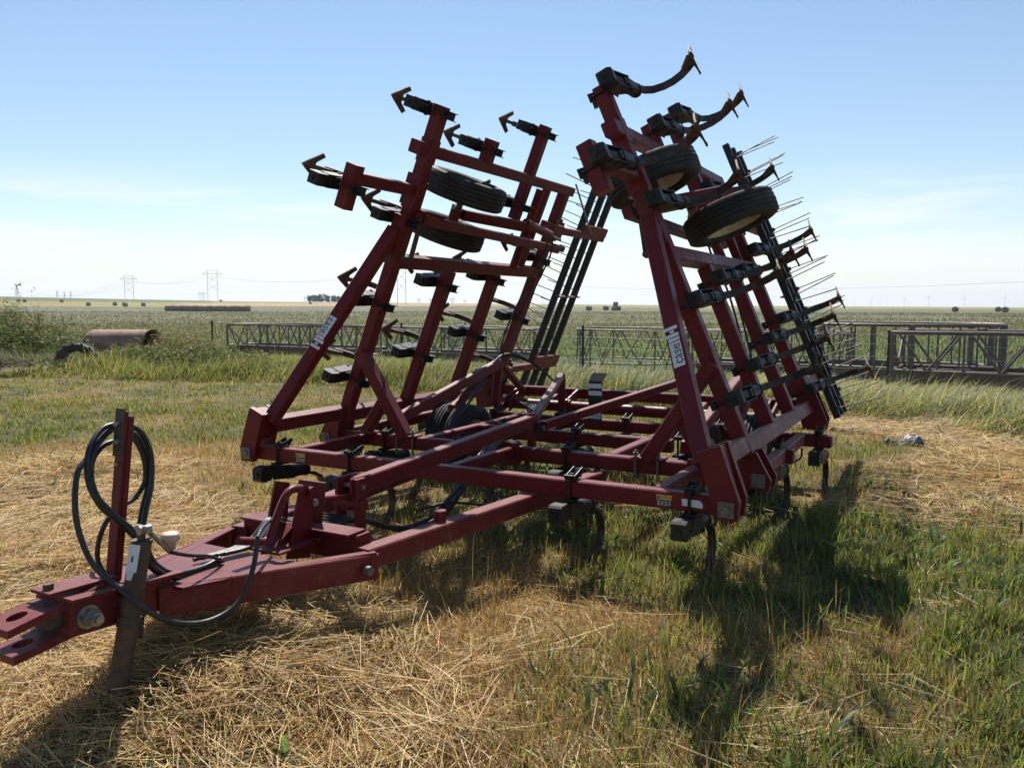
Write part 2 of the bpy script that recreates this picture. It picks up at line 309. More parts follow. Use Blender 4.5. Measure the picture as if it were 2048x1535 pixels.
# ---- centre frame: five lateral bars and the rails between them
BY = [4.37, 5.23, 6.06, 6.87]
bar('frame_bar', (-4.52, BY[0], .53), (-1.08, BY[0], .53), .09)
bar('frame_bar', (-4.5, BY[1], .53), (-1.1, BY[1], .53), .09)
bar('frame_bar', (-3.69, BY[2], .53), (-1.91, BY[2], .53), .09)
for x in (-4.52, -1.08): bar('frame_bar', (x-.06, BY[2], .53), (x+.06, BY[2], .53), .09)
bar('frame_bar', (-4.75, BY[3], .53), (-.87, BY[3], .53), .09)
bar('frame_bar', (-4.4, 7.68, .71), (-1.2, 7.68, .71), .09, .1)
for x, y0, y1 in ((-4.18, 4.415, 5.185), (-1.46, 4.415, 5.185), (-2.85, 4.415, 5.185), (-2.1, 5.275, 6.015), (-2.1, 6.105, 6.825), (-3.65, 5.275, 6.015),
                  (-3.65, 6.105, 6.825), (-4.5, 6.105, 6.825), (-1.1, 6.105, 6.825), (-4.5, 5.275, 6.015), (-1.1, 5.275, 6.015), (-2.1, 6.915, 7.63), (-3.65, 6.915, 7.63)):
    bar('frame_rail', (x, y0, .538), (x, y1, .538 if y1 < 7 else .66), .075, .09)
part('rockshaft', MB().cyl((-4.3, 7.42, .60), (-1.3, 7.42, .60), .055, 20).cyl((-3.45, 7.42, .60), (-3.39, 7.42, .60), .075, 20).cyl((-2.2, 7.42, .60), (-2.14, 7.42, .60), .075, 20))
for x in (-3.42, -2.17, -4.1, -1.5):
    part('shaft_bracket', MB().prism([(x-.01, 7.3, .53), (x-.01, 7.66, .66), (x-.01, 7.66, .76), (x-.01, 7.36, .67)], (.02, 0, 0)))
    if x in (-4.1, -1.5): part('shaft_bracket', MB().prism([(x+.06, 7.3, .53), (x+.06, 7.66, .66), (x+.06, 7.66, .76), (x+.06, 7.36, .67)], (.02, 0, 0)))
# joint plates on the second bar, front bar end plates and caps
part('joint_plate', MB().box((-2.85, 5.17, .53), .16, .012, .17)); part('joint_plate', MB().box((-1.46, 5.17, .53), .14, .012, .16))
for y in BY[2:]:
    for x in (-4.585 if y < 6.5 else -4.755, -1.015 if y < 6.5 else -.865): part('end_cap', MB().box((x, y, .53), .006, .082, .092, .003), 'red_worn')
# ---- hinges at the frame corners
for sg in (-1, 1):
    X = lambda d: C0+sg*d                             # d metres out from the centre line
    for y0, y1 in ((4.27, 4.315), (4.425, 4.47)):
        part('hinge_plate', MB().prism([(X(1.585), y0, .82), (X(1.71), y0, .87), (X(1.82), y0, .57), (X(1.81), y0, .47), (X(1.70), y0, .468), (X(1.66), y0, .60)], (0, y1-y0, 0)))
    part('hinge_web', MB().prism([(X(1.60), 4.315, .82), (X(1.70), 4.315, .86), (X(1.76), 4.315, .66), (X(1.67), 4.315, .63)], (0, .11, 0)))
    part('hinge_pin', MB().cyl((X(1.752), 4.25, .53), (X(1.752), 4.49, .53), .024, 12), 'zinc')
    part('bolt_plate', MB().box((X(1.752), 4.262, .53), .085, .012, .085), 'greyplate')
    part('bolt_head', MB().cyl((X(1.752), 4.244, .53), (X(1.752), 4.258, .53), .026, 6), 'greyplate')
    for y0 in (5.11, 5.285):
        part('hinge_plate', MB().prism([(X(1.60), y0, .66), (X(1.72), y0, .70), (X(1.815), y0, .53), (X(1.80), y0, .462), (X(1.64), y0, .462)], (0, .03, 0)))
    part('bolt_plate', MB().box((X(1.74), 5.104, .525), .085, .012, .085), 'greyplate'); part('bolt_head', MB().cyl((X(1.74), 5.086, .525), (X(1.74), 5.1, .525), .025, 6), 'greyplate')
    for y0 in (7.58, 7.74):
        part('hinge_plate', MB().prism([(X(1.52), y0, .76), (X(1.66), y0, .92), (X(1.80), y0, .60), (X(1.78), y0, .50), (X(1.60), y0, .52)], (0, .03, 0)))
    # ---- stand that the raised wing rests on, and the fold mast behind it
    part('wing_stand', MB().beam((X(.99), 5.19, .585), (X(1.42), 5.19, 1.24), .09, .10, (0, 1, 0)))
    part('wing_stand', MB().beam((X(1.40), 5.205, .585), (X(1.19), 5.205, .885), .085, .075, (0, 1, 0)))
    part('stand_foot', MB().box((X(1.0), 5.21, .588), .22, .13, .012).box((X(1.39), 5.21, .588), .18, .13, .012))
    for bx in (.915, 1.07):
        part('foot_bolt', MB().cyl((X(bx), 5.172, .44), (X(bx), 5.172, .64), .009, 8).cyl((X(bx), 5.172, .605), (X(bx), 5.172, .625), .02, 6), 'greyplate')
    part('fold_beam', MB().beam((X(1.22), 5.30, .66), (X(1.20), 7.05, 1.04), .07, .085), 'red')
    part('fold_post', MB().beam((X(1.20), 6.95, .58), (X(1.20), 7.05, 1.06), .08, .05, (0, 1, 0)).beam((X(1.20), 7.55, .72), (X(1.20), 7.10, 1.02), .07, .05, (0, 1, 0)))
    part('fold_cylinder', MB().cyl((X(1.29), 6.35, .66), (X(1.29), 6.85, .90), .045, 16).cyl((X(1.29), 6.33, .65), (X(1.29), 6.40, .683), .055, 16), 'red_worn')
    part('cylinder_rod', MB().cyl((X(1.29), 6.85, .90), (X(1.29), 7.04, .99), .018, 12), 'zinc')
    # ---- braces from the centre post to the rear tube
    part('rear_brace', MB().beam((X(.06), 5.50, .70), (X(.60), 7.20, .92), .06, .066))
    part('brace_plate', MB().beam((X(.61), 7.24, .60), (X(.61), 7.24, .95), .075, .02, (0, 1, 0)))
part('centre_post', MB().beam((C0, 5.42, .48), (C0, 5.42, .80), .055, .05, (0, 1, 0)))
for sx in (-.05, .05): part('post_clevis', MB().box((C0+sx, 5.47, .69), .02, .13, .10), 'black')
part('clevis_pin', MB().cyl((C0-.08, 5.49, .685), (C0+.08, 5.49, .685), .02, 10), 'zinc')
# ---- front linkage
part('levelling_beam', MB().beam((C0, 3.36, .645), (C0, 5.45, .745), .075, .09))
part('beam_fork', MB().box((C0-.046, 3.36, .655), .014, .16, .10).box((C0+.046, 3.36, .655), .014, .16, .10))
part('fork_bolt', MB().cyl((C0-.075, 3.34, .655), (C0+.085, 3.34, .655), .014, 8).cyl((C0+.055, 3.34, .655), (C0+.07, 3.34, .655), .024, 6), 'zinc')
part('mast_link', MB().beam((C0-.064, 3.33, .40), (C0-.064, 3.33, .70), .025, .075, (0, 1, 0)))
part('mast_link', MB().beam((C0+.064, 3.33, .40), (C0+.064, 3.33, .70), .025, .075, (0, 1, 0)))
part('link_boss', MB().cyl((C0-.09, 3.33, .56), (C0+.09, 3.33, .56), .036, 16))
part('turnbuckle', MB().cyl((C0, 2.95, .655), (C0, 3.32, .60), .015, 12))
# ---- tongue
for sg in (-1, 1):
    X = lambda d: C0+sg*d
    part('tongue_arm', MB().beam((X(.40), 2.93, .43), (X(.66), 5.18, .425), .095, .10), 'red_worn')
    part('tongue_side', MB().beam((X(.105), 2.06, .452), (X(.235), 2.30, .448), .02, .12).beam((X(.235), 2.30, .448), (X(.475), 2.95, .402), .022, .12), 'red_worn')
    part('side_lip', MB().beam((X(.09), 2.07, .508), (X(.455), 2.95, .464), .05, .012))
    part('arm_bolt', MB().cyl((X(.47), 2.87, .405), (X(.50), 2.87, .405), .022, 12), 'greyplate')
part('arm_socket', MB().cyl((C0+.44, 3.52, .46), (C0+.44, 3.52, .535), .034, 16).cyl((C0+.44, 3.52, .5345), (C0+.44, 3.52, .5365), .024, 16))
part('tongue_block', MB().beam((C0, 1.70, .50), (C0, 2.12, .475), .20, .13), 'red_worn')
part('tongue_plate', MB().prism([(C0-.19, 2.10, .512), (C0+.19, 2.10, .512), (C0+.33, 2.62, .486), (C0-.33, 2.62, .486)], (0, 0, -.012)))
part('tongue_plate', MB().prism([(C0-.12, 1.70, .566), (C0+.12, 1.70, .566), (C0+.13, 2.16, .538), (C0-.13, 2.16, .538)], (0, 0, .012)), 'red_worn')
def clevis(z0, z1, ln):
    """hitch strap with a pin hole near its tip"""
    n = 16; yh = ln+.075; o = []; h = []
    for k in range(n):
        a = 2*math.pi*k/n; c, s_ = math.cos(a), math.sin(a); h.append((C0+.028*c, yh+.036*s_))
        m_ = max(abs(c)/.075, abs(s_)/.075); o.append((C0+c/m_, yh+s_/m_))
    b = MB(); zt = lambda y: z0+(z1-z0)*(y-ln)/.36
    for t in (0, .028):
        for ring in (o, h): b.v += [(x, y, zt(y)-.014+t) for x, y in ring]
    for k in range(n):
        j = (k+1) % n
        b.f += [(k, n+k, n+j, j), (2*n+j, 3*n+j, 3*n+k, 2*n+k), (k, j, 2*n+j, 2*n+k), (n+j, n+k, 3*n+k, 3*n+j)]; b.sm += [False]*4
    b.beam((C0, yh+.075, zt(yh+.075)), (C0, ln+.36, zt(ln+.36)), .15, .028, (0, 0, 1), .003); return b
part('hitch_strap', clevis(.515, .572, 1.50), 'red_worn'); part('hitch_strap', clevis(.418, .455, 1.515), 'red_worn')
part('strap_spacer', MB().box((C0, 1.70, .515), .13, .10, .085), 'dark_rust')
part('lock_plate', MB().prism([(C0-.055, 1.66, .592), (C0+.055, 1.66, .592), (C0+.06, 1.92, .583), (C0-.06, 1.92, .583)], (0, 0, .01)), 'red_worn')
part('lock_bolt', MB().cyl((C0, 1.69, .60), (C0, 1.69, .622), .018, 6), 'dark_rust')
part('washer', MB().cyl((C0+.10, 1.765, .495), (C0+.108, 1.765, .495), .043, 24), 'zinc')
part('nut', MB().cyl((C0+.107, 1.765, .495), (C0+.135, 1.765, .495), .034, 6), 'zinc'); part('nut', MB().cyl((C0+.134, 1.765, .495), (C0+.158, 1.765, .495), .027, 6), 'zinc')
part('stud', MB().cyl((C0+.155, 1.765, .495), (C0+.175, 1.765, .495), .015, 14), 'zinc')
part('cross_block', MB().beam((C0-.38, 3.00, .462), (C0+.36, 3.00, .462), .10, .13)); part('cross_lip', MB().beam((C0-.36, 2.97, .534), (C0+.34, 2.97, .534), .13, .012))
for sx in (-.085, .075):
    q = [gx(a, b, C0+.08) for a, b in ((573, 1118), (618, 1114), (627, 971), (600, 968))]
    part('tower_side', MB().prism([(C0+sx, p.y, p.z) for p in q], (.012, 0, 0)))
part('tower_back', MB().prism([(C0-.085, 2.98, .40), (C0+.085, 2.98, .40), (C0+.085, 3.04, .735), (C0-.085, 3.04, .735)], (0, .012, 0)))
part('tower_foot', MB().prism([(C0-.085, 2.70, .50), (C0+.085, 2.70, .50), (C0+.085, 2.83, .58), (C0-.085, 2.83, .58)], (0, .012, 0)).box((C0, 2.85, .478), .26, .34, .012))
part('tower_bolt', MB().cyl((C0+.085, 2.96, .655), (C0+.10, 2.96, .655), .02, 6), 'zinc'); part('tower_boss', MB().cyl((C0+.05, 2.93, .715), (C0+.11, 2.93, .715), .024, 16))
part('hose_bracket', MB().tube([gx(a, b, C0+.14) for a, b in ((476, 1081), (505, 1082), (530, 1082), (542, 1066), (556, 1028), (570, 994), (583, 979), (602, 976))], .0185, 12))
# ---- hose post, parking jack
pa, pb = gx(221, 1166, C0), gx(247, 822, C0)
part('hose_post', MB().beam(pa, pb, .052, .012, (0, 1, 0), .003).beam(pa+V((.026, .014, 0)), pb+V((.026, .014, -.02)), .01, .022, (0, 1, 0), .002))
d_ = (pb-pa).normalized()
part('post_plate', MB().beam(pb-d_*.17+V((0, -.012, 0)), pb+d_*.012+V((0, -.012, 0)), .05, .01, (0, 1, 0), .002), 'dark_rust')
for k in (.045, .115): part('post_bolt', MB().cyl(pb-d_*k+V((0, -.032, 0)), pb-d_*k+V((0, -.016, 0)), .012, 6), 'zinc')
part('post_pin', MB().cyl(pb-d_*.20+V((0, -.016, 0)), pb-d_*.20+V((0, -.004, 0)), .007, 12), 'zinc')
part('post_foot', MB().cyl(pa+V((0, 0, -.02)), pa+V((0, 0, .03)), .03, 12), 'dark_rust')
JX = C0+.155
ja, jb = gx(226, 1440, JX), gx(283, 1082, JX)
part('jack_leg', MB().cyl(ja, jb, .037, 24), 'rust')
part('jack_sleeve', MB().cyl(ja+(jb-ja)*.52, ja+(jb-ja)*.58, .042, 24), 'dark_rust')
part('jack_bracket', MB().box((C0+.115, 1.93, .48), .05, .09, .10), 'dark_rust')
part('jack_head', MB().cyl(jb-V((0, 0, .004)), jb+V((0, 0, .006)), .040, 20).cyl(jb, jb+V((0, 0, .045)), .015, 12), 'dark_rust')
part('jack_knuckle', MB().cyl(jb+V((.01, -.018, .045)), jb+V((.01, .03, .043)), .017, 12).cyl(jb+V((-.02, .0, .05)), jb+V((.045, .0, .05)), .013, 12), 'zinc')
ca, cb = jb+V((0, .02, .045)), gx(342, 1104, JX)
part('jack_crank', MB().cyl(ca, cb, .0095, 12).cyl(cb, cb+V((0, 0, .05)), .006, 8), 'zinc')
part('crank_knob', MB().lathe([(.0, .0), (.0, .017), (.025, .019), (.036, .034), (.058, .036), (.066, .028), (.063, .014), (.063, 0)], 9, cb+V((0, 0, .012)), (0, 0, 1), False), 'beige')
jn = (jb-ja).normalized(); jt = ja+(jb-ja)*.90
vx = V((C0+.26, 1.0, .9))-jt; vx = (vx-jn*vx.dot(jn)).normalized(); sx_ = jn.cross(vx)
rows = []
for k in range(9):
    a = (k-4)*.19; rows.append(jt+(vx*math.cos(a)+sx_*math.sin(a))*.0385)
tagm = MB().add([r+jn*.055 for r in rows]+[r-jn*(.075 if 2 < i < 7 else .045) for i, r in enumerate(rows)], [(i, i+1, 10+i, 9+i) for i in range(8)], True)
part('jack_label', tagm, 'white'); part('label_mark', MB().add([r+jn*.012 for r in [jt+(vx*math.cos(a)+sx_*math.sin(a))*.0392 for a in (.1, .3)]]+[r-jn*.008 for r in [jt+(vx*math.cos(a)+sx_*math.sin(a))*.0392 for a in (.3, .1)]], [(0, 1, 2, 3)]), 'ink')
part('prop_rod', MB().cyl(gx(284, 1215, C0+.02), gx(279, 1275, C0+.02), .012, 10), 'dark_rust')
# ---- hydraulic hoses
def hose(pts, r=.0085, **k): return part('hose', MB().tube(pts, r, 8, 6), 'hose')
def hp(X, *pts): return [gx(a, b, C0+(X if not isinstance(X, (list, tuple)) else X[i])) for i, (a, b) in enumerate(pts)]
HF = [-.06, -.05, -.02, .0, .05, .06, .06, .08, .08, .08, .06, .05]
hose(hp(HF, (243, 846), (205, 857), (178, 900), (176, 960), (200, 1010), (235, 1040), (270, 1072), (286, 1100), (300, 1132), (340, 1152), (400, 1142), (445, 1118)), .0108)
hose(hp(HF, (240, 850), (212, 868), (186, 905), (181, 950), (196, 995), (230, 1030), (268, 1062), (290, 1090), (312, 1128), (350, 1146), (405, 1134), (440, 1116)), .0108)
hose(hp([-.06, -.06, -.05, -.03, -.01, .02, .05, .08, .09, .08, .06, .05], (243, 846), (280, 862), (301, 905), (303, 965), (292, 1020), (285, 1060), (284, 1085), (292, 1115), (318, 1142), (360, 1156), (410, 1146), (440, 1122)), .0110)
hose(hp([-.06]*5+[-.04, .0, .04], (240, 862), (274, 872), (294, 908), (297, 962), (285, 1015), (278, 1055), (276, 1085), (284, 1110)), .0105)
hose(hp([-.06, -.05, -.02, .03, .05, .06, .06], (235, 880), (205, 892), (183, 928), (190, 985), (228, 1035), (262, 1066), (284, 1090)), .0105)
hose(hp([-.06]*7+[-.08, -.08, -.06, -.04], (240, 866), (268, 878), (287, 915), (290, 960), (270, 995), (248, 1010), (215, 1040), (198, 1080), (196, 1120), (215, 1150), (245, 1154)), .0098)
hose(hp([-.02, .0, .03, .05, .1, .18, .24, .28, .3, .32, .32, .30], (176, 914), (155, 945), (150, 1010), (160, 1070), (188, 1130), (240, 1178), (290, 1218), (355, 1245), (420, 1240), (475, 1205), (505, 1140), (515, 1075)), .0105)
hose(hp([.3, .22, .1, 0], (515, 1075), (525, 1055), (545, 1040), (580, 1050)), .0088)
hose(hp([.19, .17, .12, .06], (342, 1104), (380, 1110), (420, 1112), (447, 1122)), .0078)
hose(hp(.05, (300, 1120), (330, 1140), (380, 1143), (420, 1128), (445, 1120)), .0085)
for k in range(5):
    j = [random.uniform(-.012, .012) for _ in range(12)]; sg_ = .03*random.random(); c_ = .013*k
    hose([(C0-.04+c_, 2.35+.03*k, .52), (C0-.02+c_, 2.62+j[0], .525), (C0-.03+c_, 2.78+j[1], .60), (C0-.05+c_, 2.90+j[2], .56), (C0-.04+c_+j[3], 3.12, .545-c_), (C0-.02+c_+j[4], 3.42, .45+j[5]), (C0+.0+c_, 3.72, .345-sg_*1.5), (C0+.01+c_+j[6], 3.98, .315-sg_*2+j[7]),
          (C0-.03+c_+j[8], 4.28, .36-sg_), (C0-.10+c_, 4.62+j[9], .455), (C0-.16+c_*1.4, 5.0+j[10], .585), (C0-.22+c_*1.5, 5.4, .655+j[11]), (C0-.34+c_*2, 5.95, .67+j[3]), (C0-.5, 6.5, .66+j[4]), (C0-.8-.05*k, 7.1, .66)], .0095)
hose([(C0+.02, 3.9, .40), (C0+.10, 4.15, .40), (C0+.17, 4.45, .33), (C0+.25, 4.75, .27), (C0+.33, 5.05, .33), (C0+.38, 5.22, .47)], .008)
for k in range(2):
    X0 = mir(C0+1.22)
    hose([(X0+.10, 6.2, .62), (X0+.05, 6.6, .82+.03*k), (X0+.06, 7.02, 1.10+.02*k), (X0+.25+.03*k, 7.2, 1.06), (X0+.5, 7.3, .86), (X0+.62, 7.36, .69)], .0085)
for sg in (-1, 1):
    X = lambda d: C0+sg*d
    hose([(X(1.55), 6.0, .46), (X(1.68), 6.35, .41), (X(1.74), 6.62, .42), (X(1.72), 6.8, .47)], .008)
# ---- depth gauge: banded plate standing on the fourth bar
g0 = -2.87
def gq(z0, z1, x0, x1, y=6.80, dy=0): return MB().prism([(x0, y, z0), (x1, y, z0), (x1, y+dy, z1), (x0, y+dy, z1)], (0, .004, 0))
gp = part('depth_gauge', gq(.55, .93, g0-.065, g0+.065, 6.806).prism([(g0-.065, 6.806, .93), (g0+.075, 6.806, .93), (g0+.095, 6.86, 1.0), (g0-.05, 6.86, 1.0)], (0, .004, 0)), 'ink')
for z0, z1 in ((.865, .905), (.80, .84), (.59, .70)): put('gauge_band', gq(z0, z1, g0-.064, g0+(.064 if z0 > .75 else .055), 6.8), 'white', gp)
def text_mesh(body, size, m, mtx, ext=.0):
    cu = bpy.data.curves.new('txt', 'FONT'); cu.body = body; cu.size = size; cu.extrude = ext; cu.align_x = 'CENTER'; cu.align_y = 'CENTER'; cu.resolution_u = 3
    o = bpy.data.objects.new('txt', cu); me = bpy.data.meshes.new_from_object(o); bpy.data.objects.remove(o); bpy.data.curves.remove(cu)
    me.transform(mtx); me.materials.clear(); me.materials.append(M[m]); return me
def frame(o, x, y):                                   # a print's own plane: reading direction x, letter-up y
    x = V(x).normalized(); y = V(y); y = (y-x*y.dot(x)).normalized(); z = x.cross(y)
    m_ = Matrix((x, y, z)).transposed().to_4x4(); m_.translation = V(o); return m_
put('gauge_figures', text_mesh('0 2 4', .045, 'ink', frame((g0+.03, 6.797, .645), (0, 0, 1), (-1, 0, 0))), 'ink', gp)
for k in range(5): put('gauge_tick', MB().box((g0-.015, 6.798, .605+.02*k), .025, .001, .003, .0002), 'ink', gp)
# ---- warning decals on the front bar and the worn white patch
for x in (-4.08, -1.405):
    dk = part('warning_decal', MB().box((x, 4.3235, .528), .088, .002, .070, .0005), 'ink')
    put('decal_header', MB().box((x, 4.322, .546), .086, .002, .028, .0005), 'yellow', dk)
    put('decal_text', text_mesh('WARNING', .0165, 'ink', frame((x+.011, 4.3205, .546), (1, 0, 0), (0, 0, 1))), 'ink', dk)
    put('warning_triangle', MB().prism([(x-.040, 4.3205, .537), (x-.022, 4.3205, .537), (x-.031, 4.3205, .556)], (0, .0005, 0)), 'ink', dk)
    for k in range(3):
        for j in range(4): put('decal_line', MB().box((x-.031+.0205*j, 4.322, .522-.0095*k), .0155-.004*((k+j) % 2), .0012, .0035, .0002), 'white', dk)
pw = [(-1.305, .550), (-1.205, .549), (-1.188, .528), (-1.190, .507), (-1.25, .510), (-1.303, .512)]
part('white_patch', MB().prism([(a, 4.3235, b) for a, b in pw], (0, .002, 0)), 'white')
# ---- shank assemblies (local: x along the bar, y to the rear, z up, origin under the bar's middle)
prof = [(-.02, -.118), (.10, -.122), (.22, -.126), (.31, -.142), (.385, -.18), (.43, -.245), (.44, -.315), (.415, -.385), (.365, -.45), (.32, -.493)]
b = MB(); vs_ = []
for i, (y, z) in enumerate(prof):
    y0, z0 = prof[max(i-1, 0)]; y1, z1 = prof[min(i+1, len(prof)-1)]; l = math.hypot(y1-y0, z1-z0); ny, nz = -(z1-z0)/l*.011, (y1-y0)/l*.011
    vs_ += [(-.0235, y+ny, z+nz), (.0235, y+ny, z+nz), (.0235, y-ny, z-nz), (-.0235, y-ny, z-nz)]
b.add(vs_, [(i*4+k, i*4+(k+1) % 4, i*4+4+(k+1) % 4, i*4+4+k) for i in range(len(prof)-1) for k in range(4)]+[(3, 2, 1, 0), tuple(range(len(vs_)-4, len(vs_)))])
SH = b.mesh('shank', M['shank'])
b = MB(); b.prism([(-.042, -.25, -.022), (-.042, -.235, -.010), (-.042, -.165, -.008), (-.042, -.14, -.03), (-.042, -.15, -.11), (-.042, -.225, -.118), (-.042, -.252, -.098)], (.084, 0, 0))
b.cyl((0, -.17, -.058), (0, .22, -.100), .046, 16, .043); b.cyl((0, .215, -.0995), (0, .24, -.102), .049, 16); b.cyl((0, -.262, -.065), (0, -.25, -.065), .017, 10)
for sx in (-1, 1): b.prism([(sx*.044-.003, -.14, -.02), (sx*.044-.003, .02, -.03), (sx*.044-.003, .13, -.105), (sx*.044-.003, .06, -.135), (sx*.044-.003, -.14, -.11)], (.006, 0, 0))
b.cyl((-.056, .06, -.118), (.056, .06, -.118), .013, 10); b.box((0, .10, -.128), .06, .16, .014)
SB = b.mesh('spring_box', M['black'])
b = MB(); b.prism([(-.03, -.055, .108), (-.03, -.07, .135), (-.03, -.055, .137), (-.03, -.035, .115), (-.03, .035, .115), (-.03, .06, .145), (-.03, .072, .142), (-.03, .055, .108)], (.06, 0, 0))
for sx in (-1, 1): b.beam((sx*.028, -.05, .112), (sx*.028, .075, .15), .006, .03, (0, 0, 1), .001)
b.cyl((0, -.058, -.03), (0, -.058, .125), .009, 8); b.cyl((0, .058, -.03), (0, .058, .125), .009, 8); b.cyl((0, -.02, .115), (0, -.02, .14), .016, 6); b.box((0, 0, -.014), .075, .16, .014)
CL = b.mesh('clamp', M['black'])
b = MB(); th = .006                                    # sweep: chevron blade, nose forward and low
pts = [(0, .135, -.545), (.030, .172, -.536), (.108, .300, -.522), (.082, .330, -.520), (.034, .245, -.515), (0, .225, -.505), (-.034, .245, -.515), (-.082, .330, -.520), (-.108, .300, -.522), (-.030, .172, -.536)]
n_ = len(pts); tops = [V(p)+V((0, 0, th)) for p in pts]; bots = [V(p)-V((0, 0, th)) for p in pts]
idx = [(0, 1, 5), (0, 5, 9), (1, 2, 3, 4), (1, 4, 5), (9, 5, 6), (9, 6, 7, 8)]
b.add(tops+bots, idx+[tuple(n_+i for i in reversed(f)) for f in idx]+[(i, n_+i, n_+(i+1) % n_, (i+1) % n_) for i in range(n_)])
b.beam((0, .205, -.520), (0, .35, -.435), .050, .030, (1, 0, 0), .003); b.cyl((-.0, .285, -.44), (0, .30, -.47), .012, 6)
SW = b.mesh('sweep', M['rust'])
def shank(mtx):
    o = bpy.data.objects.new('shank', SH); COL.objects.link(o); o.parent = cult; o.matrix_local = Matrix.Translation(-V(cult.location)) @ mtx
    for nm, me in (('spring_box', SB), ('clamp', CL), ('sweep', SW)):
        c = bpy.data.objects.new(nm, me); COL.objects.link(c); c.parent = o
for x, yb in ((-4.30, 0), (-3.64, 0), (-1.98, 0), (-1.26, 0), (-4.0, 1), (-3.3, 1), (-2.41, 1), (-3.4, 2), (-2.71, 2), (-1.85, 2), (-1.13, 2), (-4.65, 3), (-3.95, 3), (-3.25, 3), (-2.59, 3), (-1.75, 3), (-.96, 3)):
    shank(Matrix.Translation((x, BY[yb], .48)))
# ---- wheels (local: axle along x)
def tyre_mesh(R=.35, W=.2):
    p = [(-W*.36, R*.60), (-W*.46, R*.68), (-W*.5, R*.80), (-W*.47, R*.90), (-W*.42, R*.955)]
    for k in range(5):
        c = (-.32+.16*k)*W; e = R*(.985+.012*(1-abs(k-2)/2))
        p += [(c-.065*W, e-.012), (c-.055*W, e), (c+.055*W, e), (c+.065*W, e-.012)]
    p += [(W*.42, R*.955), (W*.47, R*.90), (W*.5, R*.80), (W*.46, R*.68), (W*.36, R*.60)]
    return MB().lathe(p, 56).mesh('tyre', M['rubber'])
TY = tyre_mesh()
RM = MB().lathe([(-.07, .215), (-.078, .225), (-.062, .20), (-.03, .185), (-.01, .12), (.02, .10), (.025, .0)], 36, closed=False).lathe([(.07, .215), (.078, .225), (.062, .20), (-.02, .184)], 36, closed=False).cyl((-.02, 0, 0), (.06, 0, 0), .045, 16).mesh('rim', M['rim'])
def wheel(mtx):
    o = bpy.data.objects.new('wheel', RM); COL.objects.link(o); o.parent = cult; o.matrix_local = Matrix.Translation(-V(cult.location)) @ mtx
    c = bpy.data.objects.new('tyre', TY); COL.objects.link(c); c.parent = o
for x, y in ((-4.28, 6.60), (-3.97, 6.42), (mir(-4.1), 7.0), (mir(-3.82), 6.40)): wheel(Matrix.Translation((x, y, .345)))
for sg in (-1, 1):
    X = lambda d: C0+sg*d
    part('walking_beam', MB().beam((X(1.325), 6.35, .36), (X(1.325), 7.05, .36), .07, .10)); part('axle', MB().cyl((X(1.05), 6.5, .35), (X(1.5), 6.5, .35), .025, 12), 'dark_rust')
    part('wheel_arm', MB().beam((X(1.325), 6.8, .37), (X(1.325), 7.42, .62), .08, .09))
